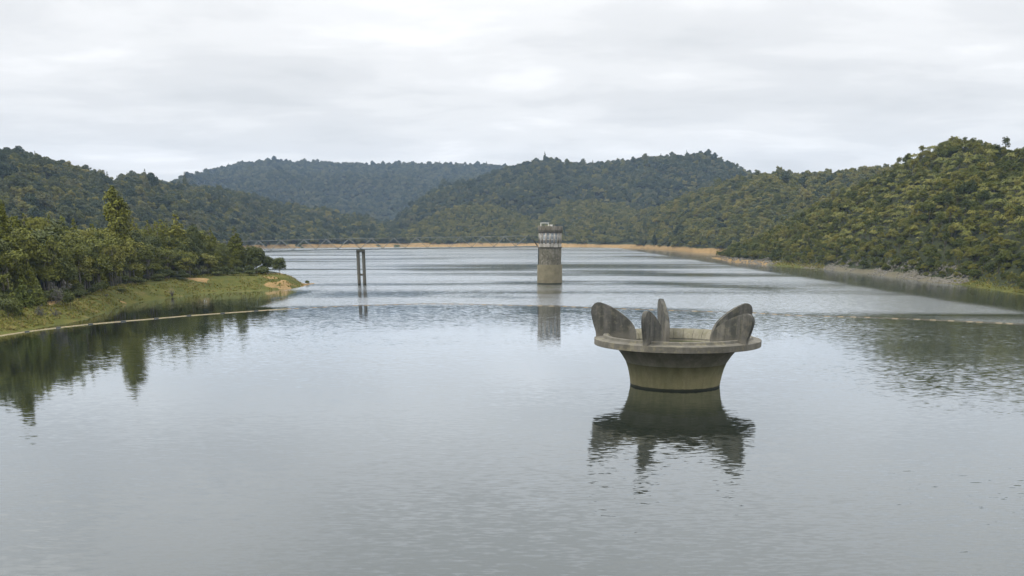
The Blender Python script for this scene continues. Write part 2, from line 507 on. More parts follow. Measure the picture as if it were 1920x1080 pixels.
bare = sstep(0.71 - 0.24 * tip, 0.78 - 0.19 * tip, nz1 * 0.75 + nz2 * 0.25 + 0.02)
SANDF = lambda x_, y_: sstep(0.71 - 0.24 * sstep(az_of(400, 530), az_of(540, 530), np.arctan2(x_, y_)), 0.76, (fbm(x_ / 12, y_ / 12, 77, 4)) * 0.75 + fbm(x_ / 30, y_ / 30, 91, 3) * 0.25 + 0.02)
bare = np.maximum(bare, sstep(az_of(555, 535), az_of(575, 535), AZ) * 0.9)
sand = np.where(f, grass * bare, sand)
sand = np.where(f & (Z < 0.10), np.maximum(sand, 0.30), sand)
for nm, arr in (('sand', sand), ('grass', grass), ('scree', scree)):
    at_ = me.attributes.new(nm, 'FLOAT', 'POINT')
    at_.data.foreach_set('value', arr.ravel().astype(np.float32))

m, nt, b = new_mat('terrain')
tc = N(nt, 'ShaderNodeTexCoord'); P = tc.outputs['Object']
def attr(n_):
    a_ = N(nt, 'ShaderNodeAttribute', attribute_name=n_); return a_.outputs['Fac']
nA = noise_node(nt, P, 0.35, 6, 0.65); nB = noise_node(nt, P, 0.06, 4, 0.6); nC = noise_node(nt, P, 1.6, 5, 0.7)
c = ramp(nt, nA.outputs['Fac'], [(0.3, (0.016, 0.021, 0.008)), (0.7, (0.036, 0.042, 0.015))])
g1 = ramp(nt, nA.outputs['Fac'], [(0.28, (0.048, 0.058, 0.009)), (0.45, (0.074, 0.081, 0.012)), (0.6, (0.105, 0.098, 0.020)), (0.74, (0.19, 0.14, 0.062))])
g1 = mixc(nt, 0.45, g1, ramp(nt, nC.outputs['Fac'], [(0.3, (0.45, 0.45, 0.45)), (0.7, (1.2, 1.2, 1.2))]), 'MULTIPLY')
s1 = ramp(nt, nA.outputs['Fac'], [(0.25, (0.11, 0.078, 0.032)), (0.5, (0.22, 0.145, 0.060)), (0.75, (0.31, 0.215, 0.105))])
k1 = ramp(nt, nC.outputs['Fac'], [(0.3, (0.055, 0.052, 0.030)), (0.5, (0.095, 0.086, 0.056)), (0.7, (0.155, 0.14, 0.11))])
edge = lambda a_: smooth_n(nt, math_n(nt, 'ADD', a_, math_n(nt, 'MULTIPLY', math_n(nt, 'SUBTRACT', nA.outputs['Fac'], 0.5), 0.9)), 0.35, 0.6)
g1 = mixc(nt, 0.8, g1, ramp(nt, nB.outputs['Fac'], [(0.35, (0.55, 0.60, 0.5)), (0.62, (1.0, 1.0, 1.0))]), 'MULTIPLY')
c = mixc(nt, edge(attr('grass')), c, g1)
c = mixc(nt, edge(attr('scree')), c, k1)
c = mixc(nt, edge(attr('sand')), c, s1)
nt.links.new(c, b.inputs['Base Color'])
b.inputs['Roughness'].default_value = 0.95
b.inputs['Specular IOR Level'].default_value = 0.15
bp = N(nt, 'ShaderNodeBump', inp={'Strength': 0.6, 'Distance': 0.25})
nt.links.new(nC.outputs['Fac'], bp.inputs['Height']); nt.links.new(bp.outputs[0], b.inputs['Normal'])
me.materials.append(m)
hills = obj('hills', me)
tag(hills, kind='structure')

# ------------------------------------------------------------------ water
m, nt, b = new_mat('lake_water')
tc = N(nt, 'ShaderNodeTexCoord'); P = tc.outputs['Object']
sep = N(nt, 'ShaderNodeSeparateXYZ'); nt.links.new(P, sep.inputs[0])
# open water lies beyond the boom line: y > a + b x + c x^2 (metres)
bl = np.array([at(px, py)[:2] for px, py in ((541, 579), (651, 573.7), (797, 569), (960, 572.5), (1100, 576.7), (1255, 582), (1411, 586.7), (1623, 594.7), (1920, 608))])
cb = np.polyfit(bl[:, 0], bl[:, 1], 2)
xx = sep.outputs[0]; yy = sep.outputs[1]
pol = math_n(nt, 'ADD', math_n(nt, 'MULTIPLY', math_n(nt, 'MULTIPLY', xx, xx), float(cb[0])), math_n(nt, 'ADD', math_n(nt, 'MULTIPLY', xx, float(cb[1])), float(cb[2])))
beyond = math_n(nt, 'SUBTRACT', yy, pol)
open_w = smooth_n(nt, beyond, -2.0, 7.0)
# lee of the right hill: a line in the water, right of it calm
pa, pb = at(1461, 513)[:2], at(1920, 586)[:2]
nrm = np.array([(pb - pa)[1], -(pb - pa)[0]]); nrm /= np.linalg.norm(nrm)
if nrm[0] < 0: nrm = -nrm
w1 = noise_node(nt, P, 0.018, 3, 0.5)
lee_d = math_n(nt, 'SUBTRACT', math_n(nt, 'ADD', math_n(nt, 'MULTIPLY', xx, float(nrm[0])), math_n(nt, 'MULTIPLY', yy, float(nrm[1]))), float(nrm @ pa))
lee_d = math_n(nt, 'ADD', lee_d, math_n(nt, 'MULTIPLY', math_n(nt, 'SUBTRACT', w1.outputs['Fac'], 0.5), 14.0))
lee = smooth_n(nt, lee_d, -3.0, 5.0)
# cove behind the left boom is calm too
cove = math_n(nt, 'SUBTRACT', 1.0, smooth_n(nt, xx, float(at(520, 560)[0]), float(at(575, 555)[0])))
cove = math_n(nt, 'MULTIPLY', cove, math_n(nt, 'SUBTRACT', 1.0, smooth_n(nt, yy, float(at(545, 549)[1]), float(at(545, 541)[1]))))
calm = math_n(nt, 'MAXIMUM', lee, cove)
open_w = math_n(nt, 'MULTIPLY', open_w, math_n(nt, 'SUBTRACT', 1.0, calm))
patch = noise_node(nt, P, 1.0, 4, 0.55, mapscale=(0.004, 0.024, 1.0), loc=(3.3, 1.7, 0))
wl = noise_node(nt, P, 1.0, 4, 0.6, mapscale=(0.014, 0.05, 1.0), loc=(1.3, 4.7, 0))
# wind lanes: long calmer streaks lying on the open water (end points on the water, half width in metres, strength)
lanes = None
for (xa, ya, xb, yb_, hw, stg) in ((700, 506, 1060, 504, 26, 0.95), (1040, 504, 1420, 522, 24, 0.9), (900, 531, 1130, 527, 10, 0.8), (1110, 526, 1560, 546, 13, 0.9),
                                   (560, 552, 860, 552, 15, 0.95), (840, 553, 1010, 561, 9, 0.7), (1430, 586, 1800, 598, 4, 0.5), (560, 487, 900, 485, 30, 0.35), (1150, 478, 1380, 489, 22, 0.6)):
    pA, pB = at(xa, ya)[:2], at(xb, yb_)[:2]
    L_ = float(np.linalg.norm(pB - pA)); tv = (pB - pA) / L_; nv = np.array([-tv[1], tv[0]])
    al = math_n(nt, 'ADD', math_n(nt, 'ADD', math_n(nt, 'MULTIPLY', xx, float(tv[0])), math_n(nt, 'MULTIPLY', yy, float(tv[1]))), float(-tv @ pA))
    ac = math_n(nt, 'ADD', math_n(nt, 'ADD', math_n(nt, 'MULTIPLY', xx, float(nv[0])), math_n(nt, 'MULTIPLY', yy, float(nv[1]))), float(-nv @ pA))
    ac = math_n(nt, 'ADD', ac, math_n(nt, 'MULTIPLY', math_n(nt, 'SUBTRACT', wl.outputs['Fac'], 0.5), hw * 2.6))
    e_ = math_n(nt, 'MULTIPLY', smooth_n(nt, al, 0.0, L_ * 0.3), math_n(nt, 'SUBTRACT', 1.0, smooth_n(nt, al, L_ * 0.7, L_)))
    g_ = math_n(nt, 'SUBTRACT', 1.0, smooth_n(nt, math_n(nt, 'ABSOLUTE', ac), hw * 0.0, hw * 1.5))
    g_ = math_n(nt, 'MULTIPLY', math_n(nt, 'MULTIPLY', g_, e_), stg)
    lanes = g_ if lanes is None else math_n(nt, 'MAXIMUM', lanes, g_)
pf = smooth_n(nt, patch.outputs['Fac'], 0.26, 0.56)
pf = math_n(nt, 'MULTIPLY', pf, math_n(nt, 'SUBTRACT', 1.0, math_n(nt, 'MULTIPLY', lanes, 0.8)))
near = noise_node(nt, P, 1.0, 3, 0.5, mapscale=(0.016, 0.03, 1.0), loc=(8.1, 2.2, 0))
nf = smooth_n(nt, near.outputs['Fac'], 0.40, 0.60)
amp_open = math_n(nt, 'ADD', 0.05, math_n(nt, 'MULTIPLY', pf, 0.22))
rside = smooth_n(nt, xx, 10.0, 75.0)
amp_near = math_n(nt, 'ADD', 0.040, math_n(nt, 'MULTIPLY', nf, 0.055))
amp_near = math_n(nt, 'MULTIPLY', amp_near, math_n(nt, 'ADD', 1.0, math_n(nt, 'MULTIPLY', rside, 1.0)))
closer = math_n(nt, 'SUBTRACT', 1.0, smooth_n(nt, yy, 40.0, 95.0))
amp_near = math_n(nt, 'MULTIPLY', amp_near, math_n(nt, 'ADD', 1.0, math_n(nt, 'MULTIPLY', closer, 2.2)))
amp_near = math_n(nt, 'ADD', amp_near, math_n(nt, 'MULTIPLY', lee, 0.02))
mx = N(nt, 'ShaderNodeMix', data_type='FLOAT')
nt.links.new(open_w, mx.inputs[0]); nt.links.new(amp_near, mx.inputs[2]); nt.links.new(amp_open, mx.inputs[3])
amp = mx.outputs[0]
r1 = noise_node(nt, P, 1.0, 2, 0.5, mapscale=(1.2, 3.6, 1.0))
r2 = noise_node(nt, P, 1.0, 2, 0.5, mapscale=(0.45, 0.8, 1.0), loc=(5, 9, 0))
def cen(n_):
    v = N(nt, 'ShaderNodeVectorMath', operation='SUBTRACT'); v.inputs[1].default_value = (0.5, 0.5, 0.5)
    nt.links.new(n_.outputs['Color'], v.inputs[0]); return v.outputs[0]
va = N(nt, 'ShaderNodeVectorMath', operation='SCALE'); nt.links.new(cen(r2), va.inputs[0]); va.inputs['Scale'].default_value = 0.3
vb = N(nt, 'ShaderNodeVectorMath', operation='ADD'); nt.links.new(cen(r1), vb.inputs[0]); nt.links.new(va.outputs[0], vb.inputs[1])
vs_ = N(nt, 'ShaderNodeVectorMath', operation='SCALE'); nt.links.new(vb.outputs[0], vs_.inputs[0]); nt.links.new(amp, vs_.inputs['Scale'])
vm = N(nt, 'ShaderNodeVectorMath', operation='MULTIPLY'); nt.links.new(vs_.outputs[0], vm.inputs[0]); vm.inputs[1].default_value = (0.7, 1.0, 0)
vz = N(nt, 'ShaderNodeVectorMath', operation='ADD'); nt.links.new(vm.outputs[0], vz.inputs[0]); vz.inputs[1].default_value = (0, 0, 1)
vn = N(nt, 'ShaderNodeVectorMath', operation='NORMALIZE'); nt.links.new(vz.outputs[0], vn.inputs[0])
gl = N(nt, 'ShaderNodeBsdfGlossy', distribution='GGX'); gl.inputs['Color'].default_value = (0.91, 0.957, 1.0, 1)
df = N(nt, 'ShaderNodeBsdfDiffuse'); df.inputs['Color'].default_value = (0.017, 0.021, 0.015, 1)
nt.links.new(vn.outputs[0], gl.inputs['Normal'])
fr_ = N(nt, 'ShaderNodeFresnel', inp={'IOR': 1.36}); nt.links.new(vn.outputs[0], fr_.inputs['Normal'])
fpow = math_n(nt, 'MINIMUM', math_n(nt, 'MULTIPLY', fr_.outputs[0], 1.62), 0.96)
mxs = N(nt, 'ShaderNodeMixShader'); nt.links.new(fpow, mxs.inputs[0]); nt.links.new(df.outputs[0], mxs.inputs[1]); nt.links.new(gl.outputs[0], mxs.inputs[2])
nt.links.new(mxs.outputs[0], nt.nodes['Material Output'].inputs['Surface'])
rr_ = N(nt, 'ShaderNodeMix', data_type='FLOAT')
nt.links.new(open_w, rr_.inputs[0]); nt.links.new(math_n(nt, 'ADD', 0.04, math_n(nt, 'MULTIPLY', rside, 0.05)), rr_.inputs[2]); nt.links.new(math_n(nt, 'ADD', 0.06, math_n(nt, 'MULTIPLY', pf, 0.125)), rr_.inputs[3])
nt.links.new(rr_.outputs[0], gl.inputs['Roughness'])
nt.nodes.remove(b)
wv = np.array([[-2600, -60, 0], [2600, -60, 0], [2600, 4250, 0], [-2600, 4250, 0]], float)
wm = np_mesh('water', wv, np.array([[0, 1, 2, 3]]), False, [m])
tag(obj('water', wm), kind='structure')

# ------------------------------------------------------------------ foliage shapes
def leaves(cent, nrm, size, rg, aspect=0.62):
    n = len(cent)
    nrm = nrm / (np.linalg.norm(nrm, axis=1, keepdims=True) + 1e-9)
    t = rg.normal(size=(n, 3)); t -= (t * nrm).sum(1, keepdims=True) * nrm
    t /= np.linalg.norm(t, axis=1, keepdims=True) + 1e-9
    bt = np.cross(nrm, t)
    s = (size * rg.uniform(0.6, 1.35, n))[:, None]
    v = np.stack([cent - t * s * 0.5, cent + bt * s * aspect * 0.5 + nrm * s * 0.08, cent + t * s * 0.5, cent - bt * s * aspect * 0.5 + nrm * s * 0.08], 1)
    fidx = np.arange(n * 4).reshape(n, 4)
    return v.reshape(-1, 3), fidx

def blob_leaves(blobs, per_m2, size, rg, low=-0.55, jitter=0.7):
    C, Nn = [], []
    for (x, y, z, rx, ry, rz) in blobs:
        area = 4 * math.pi * ((rx * ry + ry * rz + rx * rz) / 3)
        n = max(12, int(area * per_m2))
        d = rg.normal(size=(n, 3)); d /= np.linalg.norm(d, axis=1, keepdims=True)
        d[:, 2] = np.where(d[:, 2] < low, -d[:, 2] * 0.5, d[:, 2])
        rad = rg.uniform(0.62, 1.10, n) ** 0.7
        C.append(np.array([x, y, z]) + d * rad[:, None] * np.array([rx, ry, rz]))
        Nn.append(d / np.array([rx, ry, rz]) * rx + jitter * rg.normal(size=(n, 3)) + np.array([0, 0, 0.35]))
    return leaves(np.concatenate(C), np.concatenate(Nn), size, rg)

def round_blobs(rg, rad, h0, h1, n):
    """lobes of a round or domed crown between heights h0..h1"""
    out = []
    hm, hh = (h0 + h1) / 2, (h1 - h0) / 2
    for i in range(n):
        d = rg.normal(size=3); d /= np.linalg.norm(d)
        if d[2] < -0.5: d[2] *= -1
        k = rg.uniform(0.45, 0.78)
        s = rg.uniform(0.28, 0.46)
        out.append((d[0] * rad * k, d[1] * rad * k, hm + d[2] * hh * k, rad * s, rad * s, min(rad, hh * 1.3) * s * rg.uniform(0.7, 1.0)))
    out.append((0, 0, hm, rad * 0.55, rad * 0.55, hh * 0.6))
    return out

def cone_blobs(rg, rad, h0, h1, tiers, narrow=1.0):
    out = []
    for i in range(tiers):
        t = i / (tiers - 1)
        z = h0 + (h1 - h0) * t
        rr = rad * (1 - t) ** 0.8 * (1.0 if t > 0.12 else 0.75) + rad * 0.07
        k = max(2, int(6 * (1 - t) + 2))
        a0 = rg.uniform(0, 6.3)
        for j in range(k):
            a = a0 + 2 * math.pi * j / k + rg.uniform(-0.3, 0.3)
            q = rr * rg.uniform(0.45, 0.75)
            s = max(rr * rg.uniform(0.35, 0.55), 0.25)
            out.append((q * math.cos(a), q * math.sin(a), z - q * 0.15 + rg.uniform(-0.3, 0.3), s, s, s * rg.uniform(0.7, 1.1) + 0.15))
    return out

def column_blobs(rg, rad, h0, h1, n):
    out = []
    for i in range(n):
        t = (i + rg.uniform(0, 1)) / n
        z = h0 + (h1 - h0) * t
        prof_ = (math.sin(math.pi * min(1, 0.18 + 0.80 * t)) ** 0.55)
        rr = rad * prof_
        a = rg.uniform(0, 6.3)
        q = rr * rg.uniform(0.2, 0.68)
        s = rr * rg.uniform(0.32, 0.5) + 0.1
        out.append((q * math.cos(a), q * math.sin(a), z, s, s, s * rg.uniform(0.9, 1.5)))
    return out

def trunk_mb(h, r0, rg, limbs=(), lean=0.03, n=7):
    mb = MB()
    pts, rad = [], []
    for i in range(6):
        t = i / 5
        pts.append([lean * h * t * t + rg.uniform(-.5, .5) * r0 * t, rg.uniform(-.5, .5) * r0 * t, -0.5 + (h + 0.5) * t])
        rad.append(r0 * (1.25 if i == 0 else 1) * (1 - 0.75 * t))
    mb.tube(pts, rad, n)
    for (z, x, y, zz, rl) in limbs:
        mb.tube([[lean * h * (z / h) ** 2, 0, z], [x * 0.45, y * 0.45, z + (zz - z) * 0.6], [x, y, zz]], [rl, rl * 0.7, rl * 0.25], 5)
    return mb

def make_tree(name, blobs, per, size, leafm, th, tr, seed, barkm='bark', pale_stems=0, limbs=8, low=-0.55):
    """a prototype: (trunk mesh, crown mesh)"""
    rg = np.random.default_rng(seed)
    v, fc = blob_leaves(blobs, per, size, rg, low)
    cm = np_mesh('crown', v, fc, False, [M[leafm]])
    lim = []
    bl_ = sorted(blobs, key=lambda q: rg.uniform())
    for q in bl_[:limbs]:
        z0 = min(max(0.3 * th, q[2] * 0.55), th * 0.9)
        lim.append((z0, q[0], q[1], q[2], tr * 0.4))
    tm = trunk_mb(th, tr, rg, lim)
    for k in range(pale_stems):
        a = rg.uniform(0, 6.3); q = bl_[k % len(bl_)]
        x0, y0 = 0.8 * math.cos(a), 0.8 * math.sin(a)
        tm.tube([[x0, y0, -0.5], [x0 * 1.2 + rg.uniform(-.3, .3), y0 * 1.2, th * 0.45], [q[0], q[1], q[2]]], [tr * 0.75, tr * 0.6, tr * 0.2], 6)
    return tm.mesh('trunk', M[barkm], True), cm

M['spur'] = leaf_mat('spur_leaves', [(0.050, 0.062, 0.018), (0.095, 0.104, 0.026), (0.150, 0.145, 0.036), (0.220, 0.190, 0.052)], 0.72)
PROTO = {}
rg = np.random.default_rng(21)
PROTO['cone'] = [make_tree('cone', cone_blobs(rg, 3.2, 2.0, 13.6, 15), 11, 0.44, 'conifer', 13.0, 0.24, 100 + k) for k in range(2)]
PROTO['column'] = [make_tree('column', column_blobs(rg, 2.3, 2.0, 13.8, 54), 13, 0.40, 'conifer', 13.2, 0.25, 110 + k) for k in range(2)]
PROTO['round'] = [make_tree('round', round_blobs(rg, 3.6, 3.2, 11.0, 34), 10, 0.42, 'broad', 9.0, 0.22, 120 + k) for k in range(3)]
PROTO['dark'] = [make_tree('dark', round_blobs(rg, 3.4, 1.6, 9.0, 34), 11, 0.40, 'darkleaf', 7.0, 0.22, 130 + k) for k in range(2)]
PROTO['stems'] = [make_tree('stems', [(x_, y_, 7.0 + rg.uniform(-3.8, 2.0), rg.uniform(0.6, 1.15), rg.uniform(0.6, 1.15), rg.uniform(0.8, 1.5))
                  for x_, y_ in rg.normal(size=(24, 2)) * 1.3], 13, 0.38, 'broad', 8.0, 0.12, 140 + k, 'palebark', 3, 14, -0.3) for k in range(3)]
PROTO['low'] = [make_tree('low', round_blobs(rg, 3.4, 0.3, 8.6, 40), 11, 0.38, 'darkleaf', 6.0, 0.2, 135 + k) for k in range(2)]
PROTO['bush'] = [make_tree('bush', round_blobs(rg, 1.7, 0.2, 2.6, 22), 16, 0.30, 'darkleaf', 1.6, 0.08, 150 + k) for k in range(2)]
PROTO['lime'] = [make_tree('lime', cone_blobs(rg, 1.5, 0.4, 4.2, 9), 18, 0.30, 'lime', 3.6, 0.08, 160 + k) for k in range(2)]
PROTO['grey'] = [make_tree('grey', [(x_, y_, abs(z_) * 0.8 + 0.3, q_, q_, q_ * 1.2) for x_, y_, z_, q_ in np.column_stack([rg.normal(size=(26, 3)) * 0.75, rg.uniform(0.15, 0.42, 26)])], 22, 0.20, 'greyleaf', 1.6, 0.05, 170 + k, 'palebark', 5, 22) for k in range(2)]
HT = {'low': 8.8, 'cone': 14.0, 'column': 14.2, 'round': 11.3, 'dark': 9.2, 'stems': 9.4, 'bush': 2.7, 'lime': 4.5, 'grey': 2.3}
WD = {'low': 6.8, 'cone': 6.2, 'column': 4.4, 'round': 7.2, 'dark': 6.8, 'stems': 5.6, 'bush': 3.4, 'lime': 3.0, 'grey': 3.4}
NAME = {'low': 'broadleaf_tree', 'cone': 'conifer', 'column': 'conifer', 'round': 'broadleaf_tree', 'dark': 'broadleaf_tree', 'stems': 'slender_tree', 'bush': 'shrub', 'lime': 'shrub', 'grey': 'shrub'}
CAT = {'low': 'tree', 'cone': 'conifer', 'column': 'conifer', 'round': 'tree', 'dark': 'tree', 'stems': 'tree', 'bush': 'shrub', 'lime': 'shrub', 'grey': 'shrub'}

def plant(kind, x, y, height, width, label, group, z=None):
    pv = PROTO[kind][rng.integers(len(PROTO[kind]))]
    if z is None: z = float(terrain(np.array([x]), np.array([y]))[0][0])
    o = empty(NAME[kind], (x, y, z - 0.1), rng.uniform(0, 6.28))
    k = width / WD[kind]
    o.scale = (k, k, height / HT[kind])
    obj('trunk', pv[0], None, o); obj('crown', pv[1], None, o)
    tag(o, label, CAT[kind], group)
    return o

# named trees of the left bank: (kind, px, top py, width px, metres inland, label)
G_TREES = 'trees of the stand on the left bank'
bank_trees = [
    ('column', 232, 345, 54, 48, 'tallest narrow olive conifer rising clear above the other bank trees'),
    ('cone', 447, 424, 48, 44, 'small pointed olive conifer standing alone near the right end of the bank stand'),
    ('low', 482, 457, 46, 36, 'rounded dark tree just right of the small pointed conifer'),
    ('low', 504, 477, 28, 34, 'low dark tree between the rounded dark tree and the end bush on the point'),
    ('low', 525, 480, 30, 27, 'small dark round tree at the very end of the stand above the sandy point'),
    ('column', 17, 372, 56, 44, 'tall dark conifer at the left edge of the picture'),
    ('cone', 340, 398, 62, 46, 'broad tall olive conifer in the middle of the stand, right of the tallest one'),
    ('cone', 313, 408, 42, 55, 'olive conifer crowding the left flank of the broad tall one'),
    ('dark', 374, 416, 40, 50, 'dark tree with a rounded top just right of the broad tall conifer'),
    ('cone', 402, 424, 36, 48, 'slim pale olive conifer between the dark rounded top and the small pointed conifer'),
    ('column', 48, 402, 44, 52, 'second dark conifer, shorter, next to the tall one at the left edge'),
    ('round', 84, 394, 46, 66, 'grey green tree top at the back of the stand near the left edge'),
    ('lime', 132, 412, 46, 60, 'bright yellow green tree top showing at the back of the stand'),
    ('round', 168, 420, 50, 62, 'grey green round tree left of the tallest conifer at the back of the stand'),
    ('cone', 206, 428, 44, 58, 'olive conifer directly left of the tallest narrow conifer'),
    ('cone', 262, 404, 44, 56, 'olive conifer directly right of the tallest narrow conifer'),
    ('cone', 288, 410, 38, 60, 'olive conifer second to the right of the tallest narrow conifer'),
    ('cone', 62, 396, 46, 58, 'olive pointed conifer between the two left edge conifers and the grey green top'),
    ('cone', 108, 400, 44, 64, 'olive pointed conifer directly left of the bright yellow green tree top'),
    ('cone', 152, 408, 44, 62, 'olive pointed conifer directly right of the bright yellow green tree top'),
    ('cone', 184, 416, 40, 66, 'olive pointed conifer right of the round grey green tree at the back'),
    ('low', 421, 452, 34, 38, 'dark tree filling the gap left of the small pointed conifer'),
    ('stems', 92, 448, 56, 36, 'slender pale stemmed tree on the front edge, nearest the tall left conifers'),
    ('stems', 118, 455, 52, 35, 'pale stemmed tree second from the left along the front edge of the stand'),
    ('stems', 150, 462, 48, 34, 'pale stemmed tree above the grey shrub on the front edge'),
    ('stems', 186, 448, 58, 36, 'pale stemmed tree with straight bare poles in front of the tallest conifer'),
    ('stems', 212, 458, 44, 35, 'pale stemmed tree just below the tallest conifer on the front edge'),
    ('stems', 246, 452, 56, 35, 'spreading pale stemmed tree on the front edge right of the tallest conifer'),
    ('stems', 282, 462, 50, 34, 'pale stemmed tree with layered crown halfway along the front edge'),
    ('stems', 318, 470, 46, 33, 'pale stemmed tree below the broad tall conifer'),
    ('stems', 352, 478, 42, 33, 'white trunked slender tree right of the middle of the front edge'),
    ('stems', 392, 478, 40, 33, 'pale stemmed tree toward the right end of the front edge'),
]
for kind, px, ty, wpx, dn, lab in bank_trees:
    az = az_of(px, 530); D = float(F_shore(az)) + dn
    x, y = D * math.sin(az), D * math.cos(az)
    gz = float(terrain(np.array([x]), np.array([y]))[0][0])
    top = CAM_Z + D * tan_el(px, ty)
    plant(kind, x, y, max(2.0, top - gz), wpx * D / 2050.0, lab, G_TREES, gz)

skyl = lin([(-60, 395), (0, 405), (60, 412), (100, 408), (160, 425), (205, 424), (260, 416), (300, 420), (340, 416), (380, 428), (420, 448), (450, 456), (485, 464), (505, 482), (540, 502)])
def sky_top(px, D): return CAM_Z + D * tan_el(px, float(skyl(az_of(px, 480))))
fill_lab = {'cone': 'olive conifer packed among its neighbours inside the left bank stand',
            'round': 'grey green tree packed among its neighbours inside the left bank stand',
            'dark': 'dark green tree packed among its neighbours inside the left bank stand',
            'stems': 'slender tree half hidden among its neighbours inside the left bank stand'}
cnt = 0
for row, (dn0, dn1, step, kmin) in enumerate(((34, 41, 17, 0.62), (44, 54, 16, 0.95), (58, 72, 18, 1.08), (78, 98, 22, 1.1))):
    px = -60 + row * 7
    while px < (500, 480, 440, 330)[row]:
        az = az_of(px, 530); D = float(F_shore(az)) + rng.uniform(dn0, dn1)
        x, y = D * math.sin(az), D * math.cos(az)
        gz, ly, _, dd_ = [float(q[0]) for q in terrain(np.array([x]), np.array([y]))]
        if gz > 0.6:
            top = sky_top(px, D)
            h = (top - gz) * kmin * rng.uniform(0.78, 1.0)
            kind = rng.choice(['cone', 'round', 'dark', 'stems'], p=[(0.3, 0.35, 0.2, 0.15), (0.42, 0.33, 0.2, 0.05), (0.4, 0.35, 0.25, 0.0), (0.5, 0.3, 0.2, 0.0)][row])
            if h > 3:
                plant(kind, x, y, h, h * WD[kind] / HT[kind] * rng.uniform(0.85, 1.15), fill_lab[kind], 'inner trees of the left bank stand', gz)
                cnt += 1
        px += step * rng.uniform(0.75, 1.25)

# shrubs along the front of the left stand
shr = [('lime', 40, 512, 40, 24, 'bright lime green bush with pointed top in front of the tall left conifers'),
       ('lime', 70, 518, 30, 22, 'smaller lime green pointed bush beside the brightest one'),
       ('lime', 20, 540, 34, 16, 'lime green bush low down at the left edge of the picture'),
       ('grey', 108, 518, 34, 20, 'largest silver grey shrub below the pale stemmed trees'),
       ('grey', 68, 568, 26, 11, 'silver grey shrub low on the grassy bank, left of the bare earth patch'),
       ('grey', 97, 574, 18, 9, 'small silver grey shrub right beside the bare earth patch'),
       ('bush', 128, 545, 24, 14, 'low green shrub at the grass edge right of the largest grey shrub'),
       ('bush', 8, 558, 40, 14, 'broad dark shrub at the foot of the left edge trees'),
       ('bush', 190, 528, 30, 27, 'dark shrub at the foot of the tallest conifer'),
       ('bush', 226, 540, 20, 17, 'small tussocky shrub on the grass where the bank turns into the cove'),
       ('grey', 196, 550, 18, 18, 'little grey shrub on the grass above the cove corner'),
       ('bush', 265, 522, 30, 25, 'dark shrub along the front edge halfway to the point'),
       ('bush', 300, 522, 26, 25, 'olive shrub below the broad tall conifer'),
       ('bush', 340, 524, 26, 22, 'low shrub below the white trunked tree'),
       ('bush', 410, 508, 30, 27, 'dark shrub below the small pointed conifer on its left'),
       ('bush', 440, 508, 30, 27, 'dark shrub directly below the small pointed conifer'),
       ('bush', 470, 506, 28, 25, 'dark shrub below the rounded dark tree'),
       ('bush', 577, 525, 9, 2.5, 'tiny dark shrub at the waterline near the tip of the sandy point')]
for kind, px, ty, wpx, dn, lab in shr:
    az = az_of(px, 540); D = float(F_shore(az)) + dn
    x, y = D * math.sin(az), D * math.cos(az)
    gz = float(terrain(np.array([x]), np.array([y]))[0][0])
    h = min(max(0.8, CAM_Z + D * tan_el(px, ty) - gz), 5.0)
    plant(kind, x, y, h, wpx * D / 2050.0, lab, 'shrubs on the left bank', gz)
for k in range(46):
    px = rng.uniform(-30, 500); az = az_of(px, 540); D = float(F_shore(az)) + rng.uniform(26, 34)
    x, y = D * math.sin(az), D * math.cos(az)
    plant('bush', x, y, rng.uniform(1.6, 3.2), rng.uniform(2.4, 4.2), 'undergrowth shrub at the shaded foot of the left bank trees', 'undergrowth shrubs below the left bank trees')

# dead branches by the water
mb = MB()
for k in range(11):
    a = rng.uniform(0, 6.3); l = rng.uniform(0.5, 1.1)
    mb.tube([[0, 0, -0.2], [0.25 * math.cos(a), 0.25 * math.sin(a), rng.uniform(0.6, 1.1)], [l * math.cos(a), l * math.sin(a), rng.uniform(1.0, 2.3)]], [0.09, 0.06, 0.02], 5)
mb.tube([[0, 0, -0.4], [0.05, 0, 1.2], [0.15, 0.1, 2.6]], [0.16, 0.12, 0.03], 6)
p = at(323, 557)
tag(mb.build('dead_shrub', M['deadwood'], None, True, tuple(p)), 'bare grey dead shrub standing at the water edge of the cove', 'dead shrub')
mb = MB()
mb.tube([[0, 0, -0.3], [-0.1, 0, 0.4], [-0.5, 0.1, 0.85], [-1.1, 0.2, 1.0]], [0.1, 0.09, 0.06, 0.03], 6)
mb.tube([[-0.1, 0, 0.4], [0.25, 0.1, 0.55]], [0.06, 0.03], 5)
mb.tube([[-0.5, 0.1, 0.85], [-0.6, 0.0, 1.15]], [0.04, 0.02], 5)
p = at(167, 591, 0.9)
gz = float(terrain(p[:1], p[1:2])[0][0])
tag(mb.build('dead_branch', M['deadwood'], None, True, (p[0], p[1], gz)), 'crooked dark branch sticking out of the grass near the boom', 'branch')

